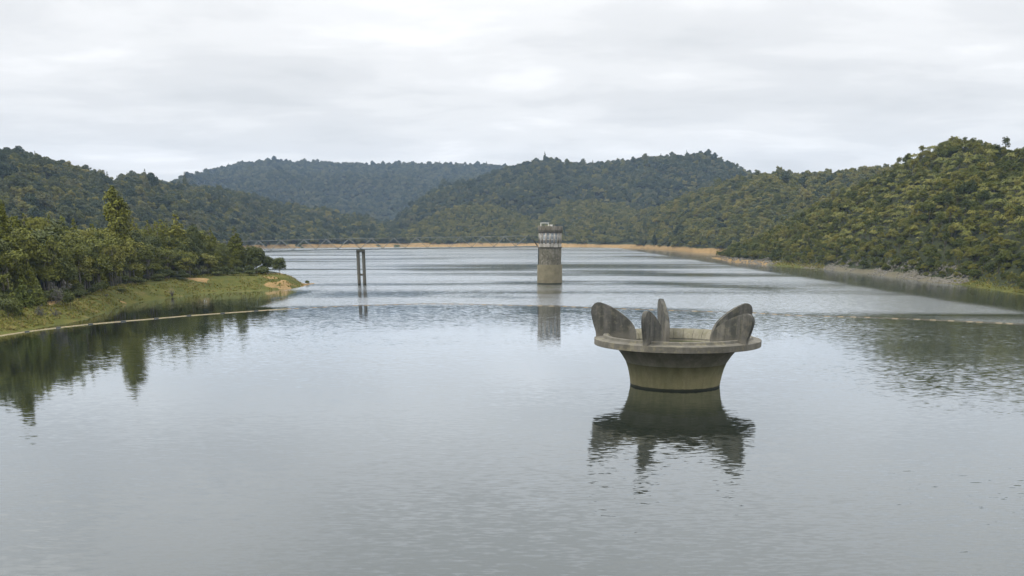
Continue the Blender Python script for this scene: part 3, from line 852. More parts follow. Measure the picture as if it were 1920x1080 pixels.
# ------------------------------------------------------------------ forest of the hills
def bush_proto(seed, leafm, rad, h, n, per, size, low=-0.3):
    rg = np.random.default_rng(seed)
    bl_ = round_blobs(rg, rad, h * 0.22, h, n)
    # uneven outline: smaller lobes pushed in and out of the dome
    bl_ = [(x_ * (k_ := rg.uniform(0.8, 1.3)), y_ * k_, z_ * rg.uniform(0.85, 1.15), a_ * (m_ := rg.uniform(0.5, 1.0)), b_ * m_, c_ * m_) for (x_, y_, z_, a_, b_, c_) in bl_]
    v, fc = blob_leaves(bl_, per, size, rg, low)
    cm = np_mesh('crown', v, fc, False, [M[leafm]])
    tm = trunk_mb(h * 0.7, 0.16, rg, [(h * 0.3, rg.uniform(-1, 1) * rad * .6, rg.uniform(-1, 1) * rad * .6, h * 0.7, 0.08) for _ in range(4)]).mesh('trunk', M['bark'], True)
    return tm, cm

def spike_proto(seed, leafm, rad, h):
    rg = np.random.default_rng(seed)
    v, fc = blob_leaves(cone_blobs(rg, rad, h * 0.2, h * 0.97, 11), 7, 0.6, rg)
    cm = np_mesh('crown', v, fc, False, [M[leafm]])
    tm = trunk_mb(h * 0.9, 0.18, rg).mesh('trunk', M['bark'], True)
    return tm, cm

def fern_proto(seed):
    rg = np.random.default_rng(seed)
    h = rg.uniform(3.2, 4.4)
    V, Fc, n0 = [], [], 0
    nf_ = 22
    for k in range(nf_):
        a = 2 * math.pi * k / nf_ + rg.uniform(-0.12, 0.12)
        L = rg.uniform(2.2, 2.9)
        up = rg.uniform(0.2, 1.1)
        da = np.array([math.cos(a), math.sin(a), 0]); sd = np.array([-math.sin(a), math.cos(a), 0])
        prev = None
        for j in range(9):
            t = j / 8
            pos = da * L * t + np.array([0, 0, h + up * math.sin(math.pi * min(t * 1.1, 1)) - 0.55 * t * t * (1.3 - up)])
            w = 0.36 * math.sin(math.pi * (0.10 + 0.86 * t)) ** 0.8
            for sgn in (-1, 1):
                if prev is not None and j < 9:
                    q = prev
                    tipv = pos + sd * sgn * w + da * 0.12 - np.array([0, 0, 0.14 * w / 0.42])
                    V += [q, pos, tipv]; Fc.append([n0, n0 + 1, n0 + 2]); n0 += 3
            prev = pos
    cm = np_mesh('fronds', np.array(V), np.array(Fc), False, [M['fern']])
    tm = trunk_mb(h, 0.11, rg).mesh('trunk', M['bark'], True)
    return tm, cm

HILLP = {'near': [bush_proto(300 + k, 'bush', (2.9, 2.3, 3.3, 2.0, 2.6, 3.0)[k], (5.4, 7.0, 4.6, 8.2, 6.0, 5.0)[k], (40, 30, 52, 34, 26, 44)[k], (15, 16, 14, 16, 11, 15)[k], (0.33, 0.30, 0.36, 0.30, 0.42, 0.27)[k]) for k in range(6)],
         'far': [bush_proto(320 + k, 'far', 4.2, (7.5, 8.8, 6.6)[k], 30, 6.0, 0.60) for k in range(3)],
         'spike': [spike_proto(340, 'far', 2.9, 13.0)],
         'spur': [bush_proto(330 + k, 'spur', 3.9, (7.0, 8.4)[k], 30, 6.0, 0.58) for k in range(2)],
         'fern': [fern_proto(350 + k) for k in range(3)]}

# sampling: jittered grid, coarser further off
def sample(layer, cell, az0, az1, r0, r1, beyond_t, seed):
    rg = np.random.default_rng(seed)
    xs = np.arange(r0 * math.sin(az0) if az0 > 0 else r1 * math.sin(az0), r1 * math.sin(az1) if az1 > 0 else r0 * math.sin(az1), cell)
    ys = np.arange(r0 * 0.8, r1, cell)
    gx, gy = np.meshgrid(xs, ys)
    gx = gx + rg.uniform(-.5, .5, gx.shape) * cell; gy = gy + rg.uniform(-.5, .5, gy.shape) * cell
    gx, gy = gx.ravel(), gy.ravel()
    az = np.arctan2(gx, gy); r = np.hypot(gx, gy)
    k = (az > az0) & (az < az1) & (r > r0) & (r < r1)
    gx, gy, r, az = gx[k], gy[k], r[k], az[k]
    z, ly, t, d = terrain(gx, gy)
    k = (ly == layer) & (t < beyond_t) & (z > 0.8)
    return gx[k], gy[k], z[k], t[k], d[k], r[k], az[k]

def gn_forest(name, label, pos, rot, scl, idx, protos, cat='forest', ):
    """one object: protos instanced on its points"""
    me = bpy.data.meshes.new(name)
    n = len(pos)
    me.vertices.add(n)
    me.vertices.foreach_set('co', np.asarray(pos, np.float32).ravel())
    a = me.attributes.new('p_rot', 'FLOAT_VECTOR', 'POINT'); a.data.foreach_set('vector', np.stack([np.zeros(n), np.zeros(n), rot], 1).astype(np.float32).ravel())
    a = me.attributes.new('p_scl', 'FLOAT_VECTOR', 'POINT'); a.data.foreach_set('vector', np.asarray(scl, np.float32).ravel())
    a = me.attributes.new('p_idx', 'INT', 'POINT'); a.data.foreach_set('value', np.asarray(idx, np.int32))
    col = bpy.data.collections.new(name + '_kinds')
    for i, (tm, cm) in enumerate(protos):
        # one joined mesh per kind
        bmj = bmesh.new(); bmj.from_mesh(cm)
        if tm is not None:
            nf0 = len(bmj.faces); bmj.from_mesh(tm); bmj.faces.ensure_lookup_table()
            for f_ in bmj.faces[nf0:]: f_.material_index = 1
        mj = bpy.data.meshes.new('%s_kind' % name); bmj.to_mesh(mj); bmj.free()
        mj.materials.append(cm.materials[0])
        if tm is not None: mj.materials.append(tm.materials[0])
        oj = bpy.data.objects.new('kind_%02d' % i, mj); col.objects.link(oj)
    ng = bpy.data.node_groups.new(name, 'GeometryNodeTree')
    ng.interface.new_socket('Geometry', in_out='INPUT', socket_type='NodeSocketGeometry')
    ng.interface.new_socket('Geometry', in_out='OUTPUT', socket_type='NodeSocketGeometry')
    gi = ng.nodes.new('NodeGroupInput'); go = ng.nodes.new('NodeGroupOutput')
    ci = ng.nodes.new('GeometryNodeCollectionInfo'); ci.inputs['Collection'].default_value = col
    ci.inputs['Separate Children'].default_value = True; ci.inputs['Reset Children'].default_value = True
    ip = ng.nodes.new('GeometryNodeInstanceOnPoints'); ip.inputs['Pick Instance'].default_value = True
    def na_(nm, ty):
        q = ng.nodes.new('GeometryNodeInputNamedAttribute'); q.data_type = ty; q.inputs['Name'].default_value = nm; return q.outputs['Attribute']
    e2r = ng.nodes.new('FunctionNodeEulerToRotation')
    ng.links.new(gi.outputs[0], ip.inputs['Points']); ng.links.new(ci.outputs[0], ip.inputs['Instance'])
    ng.links.new(na_('p_idx', 'INT'), ip.inputs['Instance Index'])
    ng.links.new(na_('p_rot', 'FLOAT_VECTOR'), e2r.inputs[0]); ng.links.new(e2r.outputs[0], ip.inputs['Rotation'])
    ng.links.new(na_('p_scl', 'FLOAT_VECTOR'), ip.inputs['Scale'])
    ng.links.new(ip.outputs[0], go.inputs[0])
    o = obj(name, me)
    md = o.modifiers.new('scatter', 'NODES'); md.node_group = ng
    tag(o, label, cat, None, 'stuff')
    return o

def scales(rg, n, lo, hi, zv=0.2):
    s = rg.uniform(lo, hi, n)
    return np.stack([s, s, s * rg.uniform(1 - zv, 1 + zv, n)], 1)

AZL, AZR = R(-31), R(31)
rg = np.random.default_rng(99)
# right hill: 300 nearest trees and 150 nearest tree ferns are things, the rest one forest
gx, gy, z, t, d, r, az = sample(1, 3.0, az_of(1338, 480), R(29), 270, 760, 1.25, 1)
k = d > 9 + 13 * fbm(gx / 11, gy / 11, 71, 2) * rg.uniform(0.4, 1, len(d))
gx, gy, z, t, d, r, az = [q[k] for q in (gx, gy, z, t, d, r, az)]
fn = fbm(gx / 40, gy / 40, 55, 3)
pf_ = np.clip((fn - 0.36) * 3.4, 0.05, 0.75) * sstep(0.03, 0.3, t) * (0.45 + 0.55 * sstep(az_of(1500, 450), az_of(1700, 450), az))
isf = rg.uniform(size=len(gx)) < pf_
order = np.argsort(r + np.where(az > R(26.0), 500, 0))
tree_things = [i for i in order if not isf[i]][:290]
fern_things = [i for i in order if isf[i]][:150]
chosen = set(tree_things) | set(fern_things)
sizes = (0.46 + 0.58 * rg.uniform(0, 1, len(gx)) ** 2.0) * (0.8 + 0.3 * sstep(0.02, 0.4, t))
for n_i, lst, kind in ((0, tree_things, 'near'), (1, fern_things, 'fern')):
    roots = []
    for (tm, cm) in HILLP[kind]:
        ro = None; roots.append([tm, cm, None])
    for j, i in enumerate(lst):
        q = roots[rg.integers(len(roots))]
        s = float(sizes[i]); zs = s * rg.uniform(0.8, 1.35)
        if q[2] is None:
            o = empty('hillside_tree' if n_i == 0 else 'tree_fern')
            obj('trunk', q[0], None, o); obj('crown' if n_i == 0 else 'fronds', q[1], None, o)
            if n_i == 0: tag(o, 'rounded evergreen tree in the dense bush low on the right hillside', 'tree', 'evergreen trees low on the right hillside')
            else: tag(o, 'pale green tree fern with flat spreading crown on the right hillside', 'tree fern', 'tree ferns on the right hillside')
            q[2] = o
            o.location = (gx[i], gy[i], z[i] - 0.3); o.rotation_euler = (0, 0, rg.uniform(0, 6.28)); o.scale = (s, s, zs)
        else:
            dup(q[2], (gx[i], gy[i], z[i] - 0.3), rg.uniform(0, 6.28), (s, s, zs))
rest = np.array([i for i in range(len(gx)) if i not in chosen])
protoE = HILLP['near'] + HILLP['fern'] + HILLP['spike']
idx = np.where(isf[rest], rg.integers(6, 9, len(rest)), rg.integers(0, 6, len(rest)))
idx = np.where((rg.uniform(size=len(rest)) < 0.012) & ~isf[rest], 9, idx)
sc_ = np.stack([sizes[rest], sizes[rest], sizes[rest] * rg.uniform(0.85, 1.25, len(rest))], 1)
sc_[idx == 9] *= 0.62
gn_forest('forest', 'mixed bush of evergreen trees and tree ferns covering the upper right hill', np.stack([gx[rest], gy[rest], z[rest] - 0.3], 1), rg.uniform(0, 6.28, len(rest)), sc_, idx, protoE)
print('E', len(gx), 'ferns', int(isf.sum()))
protoF = HILLP['far'] + HILLP['spur'] * 2 + HILLP['fern'] + HILLP['spike']   # 0-2, 3-6, 7-9, 10
for layer, nm, lab, cell, r0, r1, bt, a0, a1, smin, smax, pn, pfn, psp in (
        (2, 'forest', 'olive forest on the middle hill behind the right shore', 5.0, 700, 1650, 1.4, az_of(1090, 440), AZR, 0.55, 1.05, 0.75, 0.07, 0.015),
        (3, 'forest', 'blue green forest on the left hill behind the bank trees', 5.6, 640, 1850, 1.15, AZL, az_of(800, 440), 0.6, 1.3, 0.28, 0.03, 0.022),
        (4, 'forest', 'light green forest on the low spurs behind the intake tower', 5.2, 1250, 1800, 1.2, az_of(690, 440), az_of(1310, 440), 0.5, 0.95, 0.92, 0.10, 0.01),
        (5, 'forest', 'forest on the far central ridge with the highest rounded top', 7.0, 1540, 2250, 1.12, az_of(700, 440), az_of(1480, 440), 0.65, 1.45, 0.14, 0.0, 0.012),
        (6, 'forest', 'bluest forest on the farthest long ridge to the left', 9.0, 2250, 3600, 1.08, az_of(300, 440), az_of(1010, 440), 0.85, 1.8, 0.0, 0.0, 0.016)):
    gx, gy, z, t, d, r, az = sample(layer, cell, a0, a1, r0, r1, bt, layer)
    k = d > 5 + 17 * sstep(0.3, 0.7, fbm(gx / 16, gy / 16, 72, 3)) if layer < 5 else d > 5
    gx, gy, z, t = gx[k], gy[k], z[k], t[k]
    n = len(gx); u = rg.uniform(size=n)
    idx = rg.integers(0, 3, n)
    idx = np.where(u < pn, rg.integers(3, 7, n), idx)
    idx = np.where((u > 0.95 - pfn) & (u < 0.95), rg.integers(7, 10, n), idx)
    idx = np.where(u > 1 - psp, 10, idx)
    s = scales(rg, n, smin, smax)
    s *= (0.70 + 0.6 * fbm(gx / 30, gy / 30, 8, 2))[:, None]
    em = (rg.uniform(size=n) < 0.06)
    s[em] *= np.array([1.15, 1.15, 1.5])
    s[idx == 10] *= 0.95
    gn_forest(nm, lab, np.stack([gx, gy, z - 0.4], 1), rg.uniform(0, 6.28, n), s, idx, protoF)
    print(nm, layer, n)

# grass tussocks on the left bank and stones on the right shore
def tuft(seed, n=26):
    rg = np.random.default_rng(seed); V, Fc = [], []
    for k in range(n):
        a = rg.uniform(0, 6.28); q = rg.uniform(0, 0.18); l = rg.uniform(0.25, 0.6)
        p = np.array([q * math.cos(a), q * math.sin(a), -0.03]); o_ = np.array([math.cos(a + .5), math.sin(a + .5), 0])
        w = np.array([-o_[1], o_[0], 0]) * 0.035
        m_ = p + o_ * l * 0.25 + np.array([0, 0, l * 0.7]); e_ = p + o_ * l * 0.7 + np.array([0, 0, l])
        b0 = len(V); V += [p - w, p + w, m_ + w * .8, m_ - w * .8, e_]
        Fc.append([b0, b0 + 1, b0 + 2, b0 + 3]); Fc.append([b0 + 3, b0 + 2, b0 + 4, b0 + 4])
    V = np.array(V); f4 = np.array([q for q in Fc if q[2] != q[3]]); f3 = np.array([q[:3] for q in Fc if q[2] == q[3]])
    return np_mesh('tuft', V, [f4, f3], False, [M['grassb']])
n = 5200
azr = rg.uniform(az_of(-40, 560), az_of(592, 533), n); rr0 = F_shore(azr) + rg.uniform(0.6, 36, n)
gx, gy = rr0 * np.sin(azr), rr0 * np.cos(azr)
z, ly, t, d = terrain(gx, gy)
cl = fbm(gx / 5, gy / 5, 44, 3) + (rg.uniform(size=n) - 0.5) * 0.35
k = (ly == 7) & (z > 0.15) & (cl > 0.47) & (SANDF(gx, gy) < 0.35)
gx, gy, z = gx[k], gy[k], z[k]
gn_forest('grass', 'short olive grass tussocks covering the left bank', np.stack([gx, gy, z], 1), rg.uniform(0, 6.28, len(gx)), scales(rg, len(gx), 0.4, 1.0), rg.integers(0, 3, len(gx)),
          [(None, tuft(500 + k_)) for k_ in range(3)], 'grass')
def stone(seed):
    rg = np.random.default_rng(seed)
    bmx = bmesh.new(); bmesh.ops.create_icosphere(bmx, subdivisions=2, radius=0.5)
    sx = rg.uniform(0.7, 1.3, 3); off = rg.uniform(0, 9, 3)
    for v in bmx.verts:
        kq = 0.75 + 0.5 * float(vnoise(v.co.x * 2.4 + off[0], v.co.y * 2.4 + v.co.z * 3.1 + off[1], seed))
        v.co = Vector((v.co.x * sx[0] * kq, v.co.y * sx[1] * kq, v.co.z * sx[2] * kq * 0.75))
    mm = bpy.data.meshes.new('stone'); bmx.to_mesh(mm); bmx.free(); mm.materials.append(M['rock']); return mm
n = 3600
azr = rg.uniform(az_of(1352, 486), az_of(1815, 534), n); rr0 = E_shore(azr) + rg.uniform(0.0, 27, n)
gx, gy = rr0 * np.sin(azr), rr0 * np.cos(azr)
z, ly, t, d = terrain(gx, gy)
jz = (fbm(gx / 7, gy / 7, 66, 2) - 0.5) * 0.03
grs = (azr + jz > PXa(1448)) & (azr + jz < PXa(1540))
k = (ly == 1) & (z > 0.1) & ~grs & (fbm(gx / 9, gy / 9, 61, 3) > 0.44)
gx, gy, z = gx[k], gy[k], z[k]
gn_forest('scree', 'pale grey broken stones along the right shore', np.stack([gx, gy, z], 1), rg.uniform(0, 6.28, len(gx)), scales(rg, len(gx), 0.35, 1.3, 0.3), rg.integers(0, 3, len(gx)),
          [(None, stone(520 + k_)) for k_ in range(3)], 'stones')
n = 1100
azr = np.concatenate([rg.uniform(az_of(1448, 496), az_of(1545, 505), n // 2), rg.uniform(az_of(1785, 534), az_of(1990, 560), n // 2)]); rr0 = E_shore(azr) + rg.uniform(0.5, 28, n)
gx, gy = rr0 * np.sin(azr), rr0 * np.cos(azr)
z, ly, t, d = terrain(gx, gy)
k = (ly == 1) & (z > 0.15)
gx, gy, z = gx[k], gy[k], z[k]
gn_forest('grass', 'strip of short grass between the right shore and the bush', np.stack([gx, gy, z], 1), rg.uniform(0, 6.28, len(gx)), scales(rg, len(gx), 0.6, 1.5), rg.integers(0, 3, len(gx)),
          [(None, tuft(510 + k_)) for k_ in range(3)], 'grass')

# ------------------------------------------------------------------ bell-mouth spillway
pc = at(1265, 721)
depth = float(np.dot(pc - np.array([0, 0, CAM_Z]), np.array([0, CP, -SP])))
u = depth / F_PX                         # metres per photo pixel at the spillway
RIM = 152.3 * u
q = RIM / 783.0                          # metres per measuring unit (783 = rim radius)
z_rim = 440 * q
sp = empty('bellmouth_spillway', (pc[0], pc[1], 0))
tag(sp, 'flared concrete bellmouth spillway with five upright fins standing in the lake', 'spillway')
zz = lambda v: v * q
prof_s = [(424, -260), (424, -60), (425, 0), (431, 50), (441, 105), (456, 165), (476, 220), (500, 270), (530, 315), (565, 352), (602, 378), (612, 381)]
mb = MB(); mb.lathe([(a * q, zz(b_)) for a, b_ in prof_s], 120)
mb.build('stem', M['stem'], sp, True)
zt = 440
prof_r = [(604, zt - 56), (781, zt - 56), (783, zt - 54), (783, zt - 2), (781, zt), (738, zt + 3), (704, zt + 10), (697, zt + 30), (692, zt + 33), (664, zt + 33)]
mb = MB(); mb.lathe([(a * q, zz(b_)) for a, b_ in prof_r], 120)
mb.build('rim', M['rim'], sp, True, sharp=28)
prof_b = [(664, zt + 33), (652, zt + 27), (630, zt + 8), (606, zt - 15), (592, zt - 60), (520, zt - 150), (450, zt - 260), (410, zt - 400), (400, zt - 640)]
mb = MB(); mb.lathe([(a * q, zz(b_)) for a, b_ in prof_b], 120)
mb.build('bowl', M['bowl'], sp, True)
# joints in the bowl's panels
mb = MB()
for k in range(40):
    a = 2 * math.pi * (k + .3) / 40
    pts = [((rr_ - 1.5) * q, zz(b_)) for rr_, b_ in prof_b[1:5]]
    mb.tube([[p_[0] * math.cos(a), p_[0] * math.sin(a), p_[1]] for p_ in pts], 0.022, 4, False)
mb.lathe([((590 - 2) * q, zz(zt - 56)), ((588.5 - 2) * q, zz(zt - 60)), ((586 - 2) * q, zz(zt - 64))], 90)
mb.build('panel_joint', M['cornice'], sp)

# fin outline in (radius, height above rim), measuring units
fin_out = [(770, -30), (782, 40), (805, 110), (824, 180), (832, 235), (826, 275), (808, 302), (782, 318), (750, 320), (712, 310), (665, 293), (610, 266), (555, 232), (505, 198),
           (462, 163), (427, 124), (404, 84), (392, 42), (388, 0), (390, -50), (398, -120), (440, -200), (560, -90), (640, -40), (700, -30)]
def spline(pts, n=4):
    out = []; L = len(pts)
    for i in range(L):
        p0, p1, p2, p3 = [np.array(pts[(i + k_) % L], float) for k_ in (-1, 0, 1, 2)]
        for j in range(n):
            t_ = j / n
            out.append(0.5 * ((2 * p1) + (-p0 + p2) * t_ + (2 * p0 - 5 * p1 + 4 * p2 - p3) * t_ * t_ + (-p0 + 3 * p1 - 3 * p2 + p3) * t_ ** 3))
    return out
def make_fin(ang, hs, rs_):
    o2 = spline(fin_out, 3)
    bmx = bmesh.new()
    vs = [bmx.verts.new(((400 + (a_ - 400) * rs_) * q, -0.24, zz(zt + b_ * (hs if b_ > 0 else 1)))) for a_, b_ in o2]
    fce = bmx.faces.new(vs)
    ex = bmesh.ops.extrude_face_region(bmx, geom=[fce])
    for v in [g for g in ex['geom'] if isinstance(g, bmesh.types.BMVert)]: v.co.y += 0.48
    bmesh.ops.recalc_face_normals(bmx, faces=bmx.faces[:])
    big = [f_ for f_ in bmx.faces if len(f_.verts) > 4]
    ed = list({e_ for f_ in big for e_ in f_.edges})
    bmesh.ops.bevel(bmx, geom=ed, offset=0.07, segments=2, affect='EDGES', profile=0.6)
    bmesh.ops.triangulate(bmx, faces=[f_ for f_ in bmx.faces if len(f_.verts) > 4])
    mm = bpy.data.meshes.new('fin'); bmx.to_mesh(mm); bmx.free()
    for p_ in mm.polygons: p_.use_smooth = True
    mm.set_sharp_from_angle(angle=R(35))
    mm.materials.append(M['fin'])
    o = obj('fin', mm, None, sp)
    o.rotation_euler = (0, 0, ang)
# angle from the front (camera side), positive to the right -> world angle about z
view = math.atan2(pc[0], pc[1])
for fa, hs, rs_ in ((-96, 1.0, 1.0), (-21, 0.94, 1.0), (-166.5, 1.0, 1.0), (53, 0.84, 1.0), (122, 0.95, 1.0)):
    make_fin(-math.pi / 2 + R(fa) - view, hs, rs_)

# ------------------------------------------------------------------ intake tower
pt0 = at(1030.5, 533)
D0 = math.hypot(pt0[0], pt0[1])
ut = float(np.dot(pt0 - np.array([0, 0, CAM_Z]), np.array([0, CP, -SP]))) / F_PX
RT = 23.6 * ut
azt = math.atan2(pt0[0], pt0[1])
ct = (D0 + RT) * np.array([math.sin(azt), math.cos(azt)])
def zt_(py): return at_dist(1030.5, py, D0 + 0.2)[2]
tw = empty('intake_tower', (ct[0], ct[1], 0), -azt)
tag(tw, 'round concrete intake tower with glazed gallery standing in the lake at the footbridge end', 'tower')
z1, z2, z3, z4, z5, z6, z7 = [zt_(v) for v in (497, 463.5, 457, 436, 431, 424, 418.5)]
mb = MB(); mb.lathe([(RT, -5), (RT, z1 - 0.12), (RT - 0.1, z1)], 56); mb.lathe([(RT - 0.1, z1), (RT - 0.42, z1)], 56); mb.build('shaft_base', M['tower_low'], tw, True, sharp=40)
RS = RT - 0.4
mb = MB(); mb.lathe([(RS, z1 - 0.05), (RS, z2 - 0.25)], 56); mb.build('shaft', M['tower_mid'], tw, True)
mb = MB(); mb.lathe([(RS, z2 - 0.25), (RS + 0.24, z2 - 0.22), (RS + 0.24, z2 + 0.05), (RS, z2 + 0.08)], 56); mb.build('ledge', M['cornice'], tw, True, sharp=40)
NB = 16
mb = MB(); mb.lathe([(RS - 0.02, z2 + 0.08), (RS - 0.02, z3), (RS - 0.5, z3 + 0.02)], 56); mb.build('gallery_parapet', M['tower_top'], tw, True, sharp=40)
mb = MB(); mb.lathe([(RS - 0.12, z4 - 0.02), (RS + 0.02, z4), (RS + 0.34, z4 + 0.25), (RS + 0.40, z5), (RS + 0.1, z5 + 0.02)], 56); mb.build('cornice', M['cornice'], tw, True, sharp=40)
mb = MB(); mb.lathe([(RS + 0.22, z5 + 0.01), (RS + 0.22, z6), (RS - 0.05, z6), (RS - 0.05, z5 + 0.35), (0.01, z5 + 0.45)], 56); mb.build('roof_parapet', M['parapet'], tw, True, sharp=40)
for k in range(NB):
    a = 2 * math.pi * k / NB - math.pi / 2
    mb = MB(); mb.box(((RS - 0.16) * math.cos(a), (RS - 0.16) * math.sin(a), (z3 + z4) / 2), (0.44, 0.42, z4 - z3 - 0.03), a)
    mb.build('column', M['tower_top'], tw)
    mb = MB(); mb.box(((RS + 0.235) * math.cos(a), (RS + 0.235) * math.sin(a), (z5 + z6) / 2 + 0.02), (0.10, 0.30, z6 - z5 + 0.06), a)
    mb.build('parapet_post', M['parapet'], tw)
    a2 = a + math.pi / NB
    rr = RS - 0.30; wd = 2 * rr * math.sin(math.pi / NB) - 0.34
    H_ = z4 - z3 - 0.04
    ca, sa = math.cos(a2), math.sin(a2)
    rad_ = rr * math.cos(math.pi / NB) + 0.02
    fr = MB()
    def bar(off, zc, w_, h_):
        fr.box((rad_ * ca - off * sa, rad_ * sa + off * ca, zc), (0.12, w_, h_), a2)
    for off in (-wd / 2 + 0.06, wd / 2 - 0.06): bar(off, (z3 + z4) / 2, 0.12, H_)
    for zc in (z3 + 0.10, z3 + H_ * 0.36, z3 + H_ * 0.68, z4 - 0.12): bar(0, zc, wd - 0.25, 0.15)
    wo = fr.build('window', M['white'], tw)
    pn = MB(); pn.box(((rad_ - 0.08) * ca, (rad_ - 0.08) * sa, (z3 + z4) / 2), (0.03, wd - 0.02, H_), a2)
    pn.build('pane', M['glass'], wo)
# roof fittings
fx = lambda px: (px - 1030.5) * ut
mb = MB()
zr = z5 + 0.4
x0, x1 = fx(1013), fx(1027)
for xx_ in (x0, x1):
    for yy_ in (-1.0, 0.9): mb.box((xx_, yy_, (zr + z7) / 2), (0.22, 0.22, z7 - zr - 0.01))
mb.box(((x0 + x1) / 2, -0.05, z7 + 0.09), (x1 - x0 + 0.4, 2.3, 0.2))
mb.build('roof_gantry', M['white'], tw)
mb = MB(); mb.box((fx(1032), 0.2, (zr + zt_(421.5)) / 2), (1.0, 1.2, zt_(421.5) - zr)); mb.box((fx(1032), 0.2, zt_(421.5) + 0.06), (1.15, 1.35, 0.11)); mb.build('roof_vent', M['white'], tw)
mb = MB()
for k in range(9):
    mb.box((fx(1037) + k * 0.3, -0.6, zr + 0.9), (0.05, 0.05, 1.0))
mb.box((fx(1037) + 1.2, -0.6, zr + 1.42), (2.5, 0.06, 0.05)); mb.build('roof_railing', M['darksteel'], tw)
mb = MB(); a = math.pi + 0.25
mb.tube([[(RS + 0.18) * math.cos(a), (RS + 0.18) * math.sin(a), z1 + 0.02], [(RS + 0.18) * math.cos(a), (RS + 0.18) * math.sin(a), z2 - 0.3]], 0.13, 8)
for k in range(4):
    zc = z1 + (z2 - z1) * (0.15 + 0.22 * k)
    mb.box(((RS + 0.09) * math.cos(a), (RS + 0.09) * math.sin(a), zc), (0.2, 0.4, 0.08), a)
mb.build('down_pipe', M['darksteel'], tw, True, sharp=40)
mb = MB(); mb.tube([[fx(1040), 0.8, zr], [fx(1040), 0.8, zt_(414)]], 0.04, 6); mb.build('mast', M['darksteel'], tw)

# ------------------------------------------------------------------ footbridge
Dp = gdist(676, 533)
A_ = at_dist(1008, 461.7, D0 + RT - 0.3)                     # deck at the tower
B_ = at_dist(676, 466.8, Dp)                                 # deck over the pier
dirv = (B_ - A_)[:2]; span = float(np.linalg.norm(dirv)); dirv /= span
slope = (B_[2] - A_[2]) / span
left_end = at_dist(455, 478.5, 342.0)
LEN = span * 2.02
br = empty('footbridge', (A_[0], A_[1], 0), math.atan2(dirv[1], dirv[0]))
tag(br, 'slender steel truss footbridge from the wooded bank over one pier to the tower', 'bridge')
DZ = lambda s_: A_[2] + slope * s_ - 0.00022 * max(0, s_ - span) ** 2 * 1.0
HT_ = 3.3
W = 0.95
pan = span / 8.0
npan = int(LEN / pan)
mb = MB()
for s_ in np.arange(0, npan, 1):
    a_, b_ = s_ * pan, (s_ + 1) * pan
    mb.add([[a_, -W, DZ(a_) - .24], [b_, -W, DZ(b_) - .24], [b_, W, DZ(b_) - .24], [a_, W, DZ(a_) - .24], [a_, -W, DZ(a_) + .10], [b_, -W, DZ(b_) + .10], [b_, W, DZ(b_) + .10], [a_, W, DZ(a_) + .10]],
           [[0, 3, 2, 1], [4, 5, 6, 7], [0, 1, 5, 4], [2, 3, 7, 6]])
mb.build('deck', M['deckpaint'], br)
for sgn in (-1, 1):
    yb = sgn * (W + 0.08)
    mb = MB(); mb.tube([[pan * 0.3 + pan * k * .985 if k else pan * 0.28, yb, DZ(pan * k) + HT_] for k in range(npan + 1)], 0.07, 6)
    mb.build('top_chord', M['steel'], br)
    mb = MB(); mb.tube([[pan * k, yb, DZ(pan * k) + 1.1] for k in range(npan + 1)], 0.022, 4)
    for k in range(npan * 2): mb.tube([[pan * k / 2, yb, DZ(pan * k / 2) + 0.1], [pan * k / 2, yb, DZ(pan * k / 2) + 1.1]], 0.022, 4, False)
    mb.build('handrail', M['steel'], br)
    for k in range(npan):
        s0, sm, s1 = pan * k, pan * (k + .5), pan * (k + 1)
        for (p0, p1) in (((s0, 0.1), (sm, HT_)), ((sm, HT_), (s1, 0.1))):
            if k == 0 and p0[0] == s0: continue
            mb = MB(); mb.tube([[p0[0], yb, DZ(p0[0]) + p0[1]], [p1[0], yb, DZ(p1[0]) + p1[1]]], 0.048, 5); mb.build('diagonal', M['steel'], br)
    mb = MB(); mb.tube([[0.1, yb, DZ(0) + 0.1], [pan * 0.29, yb, DZ(0) + HT_]], 0.11, 6); mb.tube([[pan * .29, yb, DZ(0) + HT_], [-0.3, yb, DZ(0) + 2.6]], 0.06, 6); mb.build('end_post', M['darksteel'], br)
# landing by the tower side
pr = empty('bridge_pier', (B_[0], B_[1], 0), math.atan2(dirv[1], dirv[0]))
tag(pr, 'twin column concrete pier carrying the footbridge above open water', 'pier')
up_ = Dp / F_PX * 1.02
zb = DZ(span) - 0.245
for xo in (-4.75 * up_, 4.75 * up_):
    mb = MB(); mb.lathe([(2.95 * up_, -5), (2.95 * up_, zb - 0.05)], 20, c=(xo, 0)); mb.build('column', M['pier'], pr, True)
mb = MB(); mb.box((0, 0, zb - 0.4), (14.6 * up_, 1.7, 0.8)); mb.build('crosshead', M['pier'], pr)
zc_ = at_dist(674, 515, Dp)[2]
mb = MB(); mb.box((0, 0, zc_), (4.2 * up_, 0.7, 0.65)); mb.build('tie_beam', M['pier'], pr)

